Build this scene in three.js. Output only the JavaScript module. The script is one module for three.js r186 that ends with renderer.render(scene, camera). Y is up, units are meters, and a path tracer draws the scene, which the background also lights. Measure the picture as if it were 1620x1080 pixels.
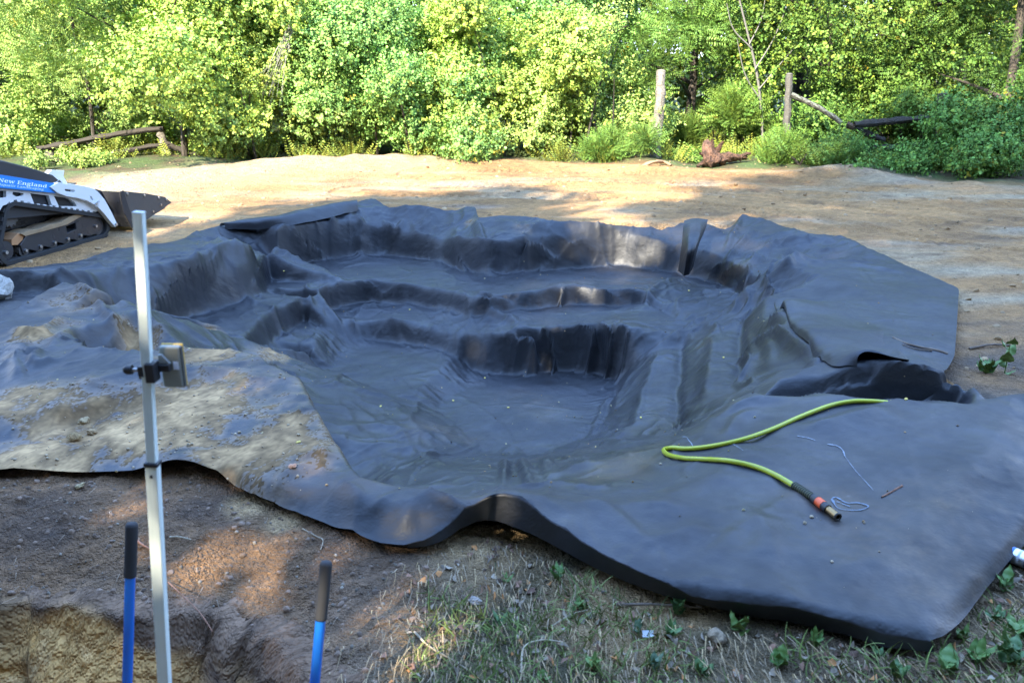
import * as THREE from 'three';
import { RoundedBoxGeometry } from 'three/addons/geometries/RoundedBoxGeometry.js';
import { mergeGeometries } from 'three/addons/utils/BufferGeometryUtils.js';

// ---------------------------------------------------------------- camera, sky, sun, exposure
const PITCH = THREE.MathUtils.degToRad(18.2), FPX = 1400, EYE = 1.7;
const scene = new THREE.Scene();
const camera = new THREE.PerspectiveCamera(THREE.MathUtils.radToDeg(2 * Math.atan(540 / FPX)), 1024 / 682, 0.05, 600);
camera.position.set(0, EYE, 0);
camera.rotation.x = -PITCH;
camera.focus = 6; camera.userData.fStop = 4.5;
const TO_SUN = new THREE.Vector3(-0.42, 0.66, 0.68).normalize();
{
  const W = 512, H = 256, d = new Float32Array(W * H * 4), v = new THREE.Vector3();
  const zen = [0.26, 0.48, 1.0], hor = [0.68, 0.81, 1.0], SK = 1.24;
  for (let j = 0; j < H; j++) for (let i = 0; i < W; i++) {
    const el = ((j + 0.5) / H - 0.5) * Math.PI, az = ((i + 0.5) / W - 0.5) * 2 * Math.PI;
    v.set(Math.cos(el) * Math.cos(az), Math.sin(el), Math.cos(el) * Math.sin(az));
    const up = Math.max(0, v.y), t = Math.pow(1 - up, 2.2), cs = Math.max(0, v.dot(TO_SUN)), glow = 0.22 * Math.pow(cs, 12);
    for (let c = 0; c < 3; c++) d[(j * W + i) * 4 + c] = SK * (zen[c] * (1 - t) + hor[c] * t + glow * [1, 0.97, 0.9][c]);
    d[(j * W + i) * 4 + 3] = 1;
  }
  const sky = new THREE.DataTexture(d, W, H, THREE.RGBAFormat, THREE.FloatType);
  sky.mapping = THREE.EquirectangularReflectionMapping; sky.magFilter = sky.minFilter = THREE.LinearFilter; sky.needsUpdate = true;
  scene.background = sky; scene.environment = sky;
}
const sun = new THREE.DirectionalLight(new THREE.Color(1, 0.92, 0.77), 4.9);
sun.position.copy(TO_SUN).multiplyScalar(60).add(new THREE.Vector3(0, 0, -8)); sun.target.position.set(0, 0, -8);
sun.castShadow = true; sun.shadow.mapSize.set(2048, 2048);
Object.assign(sun.shadow.camera, { left: -25, right: 25, top: 25, bottom: -25, near: 1, far: 140 });
scene.add(sun, sun.target);
const renderer = new THREE.WebGLRenderer({ antialias: true });
renderer.setSize(1024, 682);
renderer.toneMapping = THREE.LinearToneMapping;
renderer.toneMappingExposure = 4.2;
renderer.shadowMap.enabled = true;

// ---------------------------------------------------------------- helpers
function RNG(seed) { let a = seed >>> 0; return () => { a = (a + 0x6D2B79F5) | 0; let t = Math.imul(a ^ (a >>> 15), 1 | a); t = (t + Math.imul(t ^ (t >>> 7), 61 | t)) ^ t; return ((t ^ (t >>> 14)) >>> 0) / 4294967296; }; }
const rnd = RNG(7);
const hash2 = (ix, iz) => { let h = Math.imul(ix, 374761393) + Math.imul(iz, 668265263) | 0; h = Math.imul(h ^ (h >>> 13), 1274126177); return ((h ^ (h >>> 16)) >>> 0) / 4294967296; };
function vnoise(x, z) { const ix = Math.floor(x), iz = Math.floor(z); let fx = x - ix, fz = z - iz; fx = fx * fx * (3 - 2 * fx); fz = fz * fz * (3 - 2 * fz); const a = hash2(ix, iz), b = hash2(ix + 1, iz), c = hash2(ix, iz + 1), d = hash2(ix + 1, iz + 1); return (a + (b - a) * fx + (c - a) * fz + (a - b - c + d) * fx * fz) * 2 - 1; }
function fbm(x, z, o = 4) { let s = 0, a = 0.5, n = 0; for (let i = 0; i < o; i++) { s += a * vnoise(x, z); n += a; a *= 0.5; const t = x * 1.6 - z * 1.2 + 17.3; z = x * 1.2 + z * 1.6 + 5.1; x = t; } return s / n; }
const clamp = (x, a = 0, b = 1) => Math.min(b, Math.max(a, x)), lerp = (a, b, t) => a + (b - a) * t, sstep = (a, b, x) => { const t = clamp((x - a) / (b - a)); return t * t * (3 - 2 * t); };
const cP = Math.cos(PITCH), sP = Math.sin(PITCH);
const ray = (u, v) => { const px = (u - 810) / FPX, py = (540 - v) / FPX; return [px, py * cP - sP, -py * sP - cP]; };
const at = (u, v, y = 0) => { const d = ray(u, v), t = (y - EYE) / d[1]; return new THREE.Vector3(d[0] * t, y, d[2] * t); };       // point of the plane at height y
const atZ = (u, v, z) => { const d = ray(u, v), t = z / d[2]; return new THREE.Vector3(d[0] * t, EYE + d[1] * t, z); };              // point of the upright plane at z
const used = {};
function numbered(n) { if (!(n in used)) { used[n] = 0; return n; } used[n]++; return n + '_' + String(used[n]).padStart(3, '0'); }
function tag(o, label, category, group, kind) { if (label) o.userData.label = label; if (category) o.userData.category = category; if (group) o.userData.group = group; if (kind) o.userData.kind = kind; return o; }
function shade(m) { m.castShadow = m.receiveShadow = true; return m; }
function mesh(name, geo, mat, parent = scene) { const m = shade(new THREE.Mesh(geo, mat)); m.name = parent === scene ? numbered(name) : name; parent.add(m); return m; }
function thing(name, label, category, pos = [0, 0, 0], turn = 0, group) { const g = new THREE.Group(); g.name = numbered(name); if (pos.isVector3) g.position.copy(pos); else g.position.set(...pos); g.rotation.y = turn; scene.add(g); return tag(g, label, category, group); }
const V = (x, y, z) => new THREE.Vector3(x, y, z);
const lin = (r, g, b) => new THREE.Color().setRGB(r, g, b);
function std(r, g, b, rough = 0.8, extra = {}) { return new THREE.MeshPhysicalMaterial({ color: lin(r, g, b), roughness: rough, ...extra }); }
function tube(pts, r, seg = 40, rad = 10, closed = false) { return new THREE.TubeGeometry(new THREE.CatmullRomCurve3(pts, closed, 'centripetal'), seg, r, rad, closed); }
function taperTube(pts, r0, r1, seg = 12, rad = 7, seed = 0, wob = 0.12) {    // limb with taper and lumps, capped by its own narrowing
  const c = new THREE.CatmullRomCurve3(pts, false, 'centripetal'), g = new THREE.TubeGeometry(c, seg, 1, rad, false), p = g.attributes.position;
  for (let i = 0; i <= seg; i++) { const o = c.getPointAt(i / seg); for (let j = 0; j <= rad; j++) { const k = i * (rad + 1) + j, jj = j % rad, r = lerp(r0, r1, i / seg) * (1 + wob * (hash2(i * 13 + seed, jj * 7 + seed) * 2 - 1)); p.setXYZ(k, o.x + (p.getX(k) - o.x) * r, o.y + (p.getY(k) - o.y) * r, o.z + (p.getZ(k) - o.z) * r); } }
  g.computeVertexNormals(); return g;
}
function uvMetres(g, s = 1) { g.computeBoundingBox(); const p = g.attributes.position, n = g.attributes.normal, uv = new Float32Array(p.count * 2); for (let i = 0; i < p.count; i++) { const ax = Math.abs(n.getX(i)), ay = Math.abs(n.getY(i)), az = Math.abs(n.getZ(i)); let a, b; if (ay >= ax && ay >= az) { a = p.getX(i); b = p.getZ(i); } else if (ax >= az) { a = p.getZ(i); b = p.getY(i); } else { a = p.getX(i); b = p.getY(i); } uv[2 * i] = a * s; uv[2 * i + 1] = b * s; } g.setAttribute('uv', new THREE.BufferAttribute(uv, 2)); return g; }
// tileable noise texture: fn(value 0..1 at u,v, rnd) -> [r,g,b] linear 0..1
function tileNoise(P, seed) { const perm = (ix, iz) => hash2(((ix % P) + P) % P + seed * 101, ((iz % P) + P) % P + seed * 57); return (x, z) => { const ix = Math.floor(x), iz = Math.floor(z); let fx = x - ix, fz = z - iz; fx = fx * fx * (3 - 2 * fx); fz = fz * fz * (3 - 2 * fz); const a = perm(ix, iz), b = perm(ix + 1, iz), c = perm(ix, iz + 1), d = perm(ix + 1, iz + 1); return a + (b - a) * fx + (c - a) * fz + (a - b - c + d) * fx * fz; }; }
function noiseTex(size, octs, fn, srgb, rep = 1, ax = 1, az = 1) {
  const d = new Uint8Array(size * size * 4), ns = octs.map(([P, w], i) => [tileNoise(P, i + 3), P, w]);
  for (let j = 0; j < size; j++) for (let i = 0; i < size; i++) { const vals = ns.map(([f, P]) => f(i / size * P, j / size * P)); let s = 0, n = 0; vals.forEach((v, k) => { s += v * ns[k][2]; n += ns[k][2]; }); const c = fn(s / n, vals, hash2(i + 911, j + 37)), k = (j * size + i) * 4; for (let q = 0; q < 3; q++) d[k + q] = 255 * clamp(srgb ? (c[q] <= 0.0031308 ? c[q] * 12.92 : 1.055 * Math.pow(c[q], 1 / 2.4) - 0.055) : c[q]); d[k + 3] = 255; }
  const t = new THREE.DataTexture(d, size, size); t.wrapS = t.wrapT = THREE.RepeatWrapping; t.magFilter = t.minFilter = THREE.LinearFilter; if (srgb) t.colorSpace = THREE.SRGBColorSpace; t.repeat.set(rep * ax, rep * az); t.needsUpdate = true; return t;
}
function segDist(px, pz, ax, az, bx, bz) { const dx = bx - ax, dz = bz - az, l = dx * dx + dz * dz || 1e-9, t = clamp(((px - ax) * dx + (pz - az) * dz) / l), qx = px - ax - dx * t, qz = pz - az - dz * t; return [Math.hypot(qx, qz), t, dx * qz - dz * qx]; }
function inPoly(p, x, z) { let c = false; for (let i = 0, j = p.length - 1; i < p.length; j = i++) if ((p[i][1] > z) !== (p[j][1] > z) && x < (p[j][0] - p[i][0]) * (z - p[i][1]) / (p[j][1] - p[i][1]) + p[i][0]) c = !c; return c; }
function polyDist(p, x, z, closed = true) { let d = 1e9; for (let i = closed ? 0 : 1, n = p.length; i < n; i++) { const a = p[(i + n - 1) % n], b = p[i]; const e = segDist(x, z, a[0], a[1], b[0], b[1])[0]; if (e < d) d = e; } return d; }

// ---------------------------------------------------------------- the liner's relief, worked out once for the liner and the dug ground below it
// every line is a crest, foot or crease of the sheet: photograph pixel and height in metres, so that it becomes a line of ground coordinates
const A = -0.42, C = -0.9;
const LINES = {
  rimTop: [[222, 500, .03], [240, 477, .05], [270, 459, .05], [333, 446, .05], [363, 437, .05], [400, 420, .04], [428, 398, .04], [440, 368, .05], [483, 354, .05], [530, 352, .02], [580, 358, -.07], [630, 366, -.13], [700, 384, -.2], [745, 389, -.2], [787, 380, -.1], [873, 376, -.085], [960, 372, -.07], [990, 377, -.1], [1013, 373, -.1], [1040, 385, -.13], [1075, 392, -.17], [1125, 400, -.2], [1150, 415, -.22], [1200, 440, -.2]],
  rimFoot: [[215, 548, -.38], [240, 530, A], [260, 521, A], [300, 503, A], [360, 485, A], [413, 465, A], [432, 430, A], [473, 418, A], [535, 409, A], [583, 405, A], [615, 403, A], [657, 409, A], [700, 418, A], [740, 430, A], [790, 437, A], [843, 429, A], [940, 424, A], [973, 422, A], [1027, 427, A], [1070, 433, A], [1110, 441, A], [1147, 452, A], [1183, 477, -.4]],
  shelf2Top: [[385, 540, A], [405, 515, A], [423, 497, A], [453, 482, A], [480, 468, A], [520, 454, A], [583, 443, A], [657, 452, A], [703, 462, A], [760, 470, A], [807, 466, A], [857, 460, A], [910, 451, A], [947, 458, A], [1000, 457, A], [1023, 466, A], [1050, 482, -.45]],
  shelf2Foot: [[408, 562, -.6], [430, 541, -.62], [470, 513, -.64], [497, 498, -.64], [537, 488, -.64], [587, 478, -.63], [647, 482, -.62], [700, 490, -.6], [752, 499, -.57], [797, 492, -.55], [847, 490, -.54], [910, 483, -.54], [977, 487, -.53], [1017, 490, -.53], [1045, 492, -.5]],
  shelf3Top: [[487, 557, -.64], [503, 533, -.64], [523, 520, -.68], [567, 513, -.68], [593, 507, -.64], [623, 503, -.63], [673, 520, -.62], [733, 530, -.6], [790, 528, -.57], [833, 516, -.56], [850, 520, -.56], [887, 517, -.56], [943, 512, -.55], [970, 516, -.55], [992, 519, -.55]],
  shelf3Foot: [[487, 577, -.78], [513, 588, -.8], [530, 567, -.81], [560, 542, -.81], [583, 538, -.81], [623, 540, -.81], [673, 549, -.81], [722, 566, -.82], [735, 579, C], [763, 590, C], [800, 591, C], [873, 588, C], [903, 588, C], [947, 591, C], [972, 604, C]],
  bowlTop: [[712, 571, -.81], [693, 585, -.8], [657, 617, -.79], [617, 625, -.78], [647, 660, -.76], [667, 682, -.75]],
  bowlFoot: [[736, 592, C], [739, 613, C], [712, 627, C], [690, 648, C], [720, 678, C], [763, 714, C]],
  floorNear: [[800, 720, C], [850, 722, C], [895, 708, C], [933, 692, -.88]],
  floorRight: [[977, 612, -.88], [968, 640, -.88], [952, 670, -.88]],
  lipRight: [[1087, 438, -.38], [1050, 446, -.38], [1027, 463, -.4], [1022, 487, -.47]],
  padEdge: [[1140, 500, -.4], [1100, 510, -.46], [1060, 538, -.53], [1022, 556, -.6], [992, 600, -.76], [978, 645, -.8], [962, 685, -.8]],
  padTop: [[1040, 560, -.54], [1025, 610, -.6], [1008, 660, -.63], [992, 694, -.63]],
  crease: [[1084, 513, -.5], [1080, 560, -.54], [1075, 633, -.56], [1062, 686, -.5]],
  padTop2: [[1135, 520, -.36], [1125, 580, -.36], [1112, 640, -.33]],
  crease2: [[1177, 493, -.33], [1172, 560, -.32], [1167, 618, -.27]],
  padTop3: [[1210, 500, -.12], [1225, 550, -.1], [1245, 590, -.06]],
  flapTop: [[1228, 490, .03], [1250, 515, .05], [1280, 545, .075], [1315, 577, .12], [1355, 577, .17]],
  flapFoot: [[1217, 503, -.05], [1238, 531, -.04], [1268, 564, -.02], [1296, 591, .01]],
  wallTop: [[1190, 618, .05], [1233, 599, .09], [1293, 600, .1], [1353, 577, .19], [1407, 571, .22], [1457, 574, .22], [1487, 588, .18], [1527, 594, .16], [1540, 601, .15], [1556, 630, .09]],
  wallFoot: [[1200, 634, -.02], [1235, 643, -.03], [1300, 648, -.03], [1360, 652, -.03], [1420, 652, -.03], [1480, 652, -.03], [1530, 650, -.02]],
  panelCrest: [[1060, 704, -.12], [1100, 685, -.05], [1137, 655, .0], [1165, 633, .04], [1210, 623, .07], [1280, 626, .09], [1330, 629, .1], [1400, 636, .115], [1480, 637, .11], [1560, 638, .1], [1620, 628, .09]],
  nearSlope1: [[560, 700, -.68], [640, 720, -.75], [705, 722, -.8]],
  nearSlope2: [[600, 770, -.3], [660, 768, -.32], [740, 764, -.34], [800, 762, -.33], [870, 762, -.27], [930, 757, -.2], [1000, 748, -.12]],
  flapCrest: [[135, 552, .12], [200, 553, .12], [300, 553, .12], [380, 554, .12], [420, 570, .13], [450, 585, .13], [475, 602, .13], [500, 642, .13], [530, 690, .12], [565, 745, .12], [596, 794, .12]],
  flapBehind: [[150, 655, A], [300, 667, A], [390, 670, -.45], [440, 735, -.65], [480, 790, -.72], [540, 812, -.55], [580, 830, -.2]],
  troughTop: [[0, 655, .1], [50, 653, .1], [100, 650, .1], [160, 635, .1], [220, 615, .11]],
  troughFoot: [[0, 702, .03], [60, 692, .03], [105, 680, .02], [170, 661, .03], [235, 643, .06]],
  nearCrest: [[352, 733, .1], [430, 768, .085], [520, 776, .1], [570, 790, .115], [620, 800, .115], [690, 800, .12], [735, 794, .13]], nearRight: [[1470, 960, .07], [1530, 930, .065], [1585, 870, .07], [1640, 790, .08]],
  panelMid: [[980, 800, .1], [1080, 800, .09], [1200, 820, .1], [1330, 830, .1], [1450, 850, .1], [1540, 800, .1]],
  panelMid2: [[1180, 712, .075], [1290, 725, .09], [1400, 720, .1], [1520, 720, .1], [1640, 720, .09]],
  mound: [[240, 650, .12], [330, 640, .13], [420, 660, .13], [480, 720, .12]],
  mound2: [[60, 715, .06], [200, 700, .08], [320, 695, .1], [430, 730, .1]],
  pocketTop: [[225, 492, .05], [205, 478, .05], [168, 466, .06], [128, 476, .05], [108, 500, .05], [122, 535, .08]],
  pocketFoot: [[222, 546, -.37], [205, 547, -.34], [190, 545, -.28]],
  backFoldTop: [[0, 436, .14], [60, 437, .14], [110, 446, .13], [150, 458, .12]],
  backFoldFoot: [[0, 466, .02], [70, 464, .02], [120, 468, .03]],
  leftSheet: [[0, 500, .06], [40, 530, .1], [30, 570, .08], [90, 590, .1], [0, 620, .08]],
  leftSheet2: [[200, 430, .05], [300, 410, .06], [350, 390, .06], [400, 380, .06]],
  rightSheet: [[1215, 470, -.08], [1160, 385, -.1], [1230, 420, .02], [1300, 440, .03], [1400, 470, .04], [1300, 520, .05], [1420, 540, .1]],
};
// a wall leans back a little from its foot: the crest's height follows from how far away the foot below it is
function standOn(top, foot, gap, from = 0) {
  const rg = ([u, v, y]) => { const d = ray(u, v); return (EYE - y) * Math.hypot(d[0], d[2]) / -d[1]; };
  for (const p of LINES[top]) {
    if (p[0] < from) continue;
    const f = LINES[foot]; let i = 1; while (i < f.length - 1 && f[i][0] < p[0]) i++;
    const a = f[i - 1], b = f[i], t = clamp((p[0] - a[0]) / (b[0] - a[0] || 1)), r = lerp(rg(a), rg(b), t) + gap, d = ray(p[0], p[1]);
    p[2] = EYE - r * -d[1] / Math.hypot(d[0], d[2]);
  }
}
standOn('rimTop', 'rimFoot', 0.08); standOn('shelf2Top', 'shelf2Foot', 0.05, 500); standOn('shelf3Top', 'shelf3Foot', 0.09, 590);
if (globalThis.DEBUG) for (const k of ['rimTop', 'shelf2Top', 'shelf3Top']) console.log(k, LINES[k].map((p) => p[0] + ':' + p[2].toFixed(2)).join(' '));
// the near border hangs down: pixel column, crest row and height, lower row and height
const HANG = [[1480, 1009, .05, 1037, .0], [1400, 988, .068, 1030, .0], [1330, 969, .08, 1012, .0], [1260, 955, .088, 998, .0], [1200, 945, .095, 988, .005], [1100, 938, .082, 962, .02], [1050, 925, .08, 953, .02], [1000, 903, .088, 938, .01], [930, 863, .1, 908, .015], [890, 838, .115, 886, .03], [850, 815, .125, 864, .04], [822, 798, .14, 850, .055], [800, 789, .15, 842, .06], [782, 787, .155, 834, .065], [765, 791, .15, 833, .06], [735, 812, .11, 848, .045], [700, 841, .065, 863, .03], [670, 860, .035, 869, .02], [645, 868, .02, 870, .015]];
const EDGE = [[-160, 452, .03], [-60, 436, .03], [0, 428, .12], [18, 423, .13], [32, 428, .05], [87, 421, .02], [140, 411, .02], [175, 395, .02], [232, 389, .02], [292, 380, .02], [303, 370, .02], [347, 356, .03], [440, 345, .03], [545, 330, .05], [565, 318, .06], [590, 313, .1], [615, 331, .02], [635, 325, .06], [695, 328, .06], [712, 334, .03], [752, 327, .08], [757, 346, .02], [800, 341, .05], [880, 349, .04], [960, 350, .035], [1000, 359, -.03], [1040, 367, -.085], [1068, 362, -.04], [1082, 353, .02], [1120, 353, .02], [1128, 362, -.035], [1150, 365, -.06], [1164, 355, -.02], [1178, 337, .06], [1220, 350, .05], [1280, 371, .04], [1335, 372, .06], [1350, 377, .06], [1390, 400, .04], [1450, 424, .03], [1518, 456, .03], [1514, 520, .03], [1511, 562, .05], [1500, 583, .06], [1489, 588, .17], [1527, 593, .16], [1541, 600, .15], [1560, 637, .09], [1580, 633, .07], [1620, 626, .08], [1700, 620, .06], [1780, 700, .05], [1720, 790, .04], [1640, 842, .03], [1605, 880, .02], [1560, 935, .015], [1520, 985, .02],
...HANG.map((h) => [h[0], h[1], h[2]]), [600, 865, .02], [520, 836, .02], [430, 801, .02], [375, 778, .025], [352, 758, .04], [336, 740, .085], [315, 728, .11], [285, 726, .105], [250, 736, .06], [205, 746, .025], [100, 744, .03], [0, 744, .03], [-160, 752, .03]];
const GX0 = -5.6, GX1 = 4.3, GZ0 = -10.7, GZ1 = -1.95, CELL = 0.0125, NX = Math.round((GX1 - GX0) / CELL) + 1, NZ = Math.round((GZ1 - GZ0) / CELL) + 1;
const toPlan = ([u, v, y]) => { const p = at(u, v, y); return [p.x, p.z, y]; };
function dense(pts, step) { const out = []; for (let i = 0; i < pts.length - 1; i++) { const a = pts[Math.max(0, i - 1)], b = pts[i], c = pts[i + 1], d = pts[Math.min(pts.length - 1, i + 2)], n = Math.max(1, Math.round(Math.hypot(c[0] - b[0], c[1] - b[1]) / step)); for (let k = 0; k < n; k++) { const t = k / n, t2 = t * t, t3 = t2 * t, s = 0.35; out.push([0, 1, 2].map((q) => { const m0 = s * (c[q] - a[q]), m1 = s * (d[q] - b[q]); return (2 * t3 - 3 * t2 + 1) * b[q] + (t3 - 2 * t2 + t) * m0 + (-2 * t3 + 3 * t2) * c[q] + (t3 - t2) * m1; })); } } out.push(pts[pts.length - 1]); return out; }
const edgePlan = EDGE.map(toPlan);
const outline = []; for (let i = 0; i < edgePlan.length; i++) { const a = edgePlan[i], b = edgePlan[(i + 1) % edgePlan.length], n = Math.max(1, Math.round(Math.hypot(b[0] - a[0], b[1] - a[1]) / 0.07)); for (let k = 0; k < n; k++) { const t = k / n; outline.push([0, 1, 2].map((q) => lerp(a[q], b[q], t))); } }
for (let pass = 0; pass < 1; pass++) { const c = outline.map((p) => p.slice()); for (let i = 0; i < c.length; i++) { const a = c[(i + c.length - 1) % c.length], b = c[(i + 1) % c.length]; for (let q = 0; q < 3; q++) outline[i][q] = c[i][q] * 0.6 + 0.2 * (a[q] + b[q]); } }
const planLines = {}; for (const k in LINES) planLines[k] = dense(LINES[k].map(toPlan), 0.07);
const H = new Float32Array(NX * NZ).fill(0.02);
{ // Delaunay triangles between all lines, drawn into the raster
  const pts = [], key = new Set(), r = RNG(3);
  const add = (p) => { const k = Math.round(p[0] * 60) + ',' + Math.round(p[1] * 60); if (key.has(k)) return; key.add(k); pts.push([p[0] + (r() - .5) * 1e-4, p[1] + (r() - .5) * 1e-4, p[2]]); };
  for (const k in planLines) if (k !== 'leftSheet' && k !== 'rightSheet') planLines[k].forEach(add);
  LINES.leftSheet.map(toPlan).forEach(add); LINES.rightSheet.map(toPlan).forEach(add);
  outline.forEach(add);
  const n = pts.length; pts.push([-100, -60, 0], [100, -60, 0], [0, 120, 0]);
  let tris = [[n, n + 1, n + 2]];
  const circ = (t) => { const [a, b, c] = t.map((i) => pts[i]), bx = b[0] - a[0], bz = b[1] - a[1], cx = c[0] - a[0], cz = c[1] - a[1], D = 2 * (bx * cz - bz * cx) || 1e-12, b2 = bx * bx + bz * bz, c2 = cx * cx + cz * cz, x = (cz * b2 - bz * c2) / D, z = (bx * c2 - cx * b2) / D; t.c = [a[0] + x, a[1] + z, x * x + z * z]; return t; };
  circ(tris[0]);
  for (let i = 0; i < n; i++) { const p = pts[i], keep = [], edges = new Map(); for (const t of tris) { const dx = p[0] - t.c[0], dz = p[1] - t.c[1]; if (dx * dx + dz * dz < t.c[2]) for (let e = 0; e < 3; e++) { const a = t[e], b = t[(e + 1) % 3], k = a < b ? a * 8192 + b : b * 8192 + a; edges.has(k) ? edges.set(k, null) : edges.set(k, [a, b]); } else keep.push(t); } for (const e of edges.values()) if (e) keep.push(circ([e[0], e[1], i])); tris = keep; }
  for (const t of tris) { if (t.some((i) => i >= n)) continue; const [a, b, c] = t.map((i) => pts[i]), D = (b[0] - a[0]) * (c[1] - a[1]) - (b[1] - a[1]) * (c[0] - a[0]); if (Math.abs(D) < 1e-10) continue; const x0 = Math.max(0, Math.ceil((Math.min(a[0], b[0], c[0]) - GX0) / CELL)), x1 = Math.min(NX - 1, Math.floor((Math.max(a[0], b[0], c[0]) - GX0) / CELL)), z0 = Math.max(0, Math.ceil((Math.min(a[1], b[1], c[1]) - GZ0) / CELL)), z1 = Math.min(NZ - 1, Math.floor((Math.max(a[1], b[1], c[1]) - GZ0) / CELL)); for (let j = z0; j <= z1; j++) for (let i = x0; i <= x1; i++) { const x = GX0 + i * CELL - a[0], z = GZ0 + j * CELL - a[1], s = (x * (c[1] - a[1]) - z * (c[0] - a[0])) / D, q = ((b[0] - a[0]) * z - (b[1] - a[1]) * x) / D; if (s >= -1e-3 && q >= -1e-3 && s + q <= 1.001) H[j * NX + i] = a[2] + s * (b[2] - a[2]) + q * (c[2] - a[2]); } }
}
function blur(src, r) { const tmp = new Float32Array(src.length), out = new Float32Array(src.length), w = []; let s = 0; for (let k = -2 * r; k <= 2 * r; k++) { const g = Math.exp(-k * k / (2 * r * r / 1.4)); w.push(g); s += g; } for (let pass = 0; pass < 2; pass++) { const a = pass ? tmp : src, b = pass ? out : tmp, st = pass ? NX : 1; for (let j = 0; j < NZ; j++) for (let i = 0; i < NX; i++) { const m = pass ? j : i, M = pass ? NZ : NX; let v = 0; for (let k = -2 * r; k <= 2 * r; k++) { const q = clamp(m + k, 0, M - 1); v += w[k + 2 * r] * a[j * NX + i + (q - m) * st]; } b[j * NX + i] = v / s; } } return out; }
const sample = (R, x, z) => { const fx = clamp((x - GX0) / CELL, 0, NX - 1.001), fz = clamp((z - GZ0) / CELL, 0, NZ - 1.001), i = Math.floor(fx), j = Math.floor(fz), s = fx - i, t = fz - j, k = j * NX + i; return R[k] * (1 - s) * (1 - t) + R[k + 1] * s * (1 - t) + R[k + NX] * (1 - s) * t + R[k + NX + 1] * s * t; };
let H1 = blur(H, 1);
{ const soft = blur(H, 3); for (let j = 0; j < NZ; j++) for (let i = 0; i < NX; i++) { const x = GX0 + i * CELL, z = GZ0 + j * CELL, k = j * NX + i; H1[k] = lerp(H1[k], soft[k], 0.85 * sstep(0.75, 1.0, x) * sstep(2.0, 1.7, x) * sstep(-7.0, -6.4, z) * sstep(-4.3, -4.7, z)); } }
function hit(u, v, R = H1) { const d = ray(u, v); let t0 = 0; for (let t = 2; t < 14; t += 0.012) { const x = d[0] * t, z = d[2] * t, y = EYE + d[1] * t; if (y < sample(R, x, z)) { let a = t0, b = t; for (let k = 0; k < 14; k++) { const m = (a + b) / 2; if (EYE + d[1] * m < sample(R, d[0] * m, d[2] * m)) b = m; else a = m; } return V(d[0] * b, EYE + d[1] * b, d[2] * b); } t0 = t; } return at(u, v, 0); }
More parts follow.
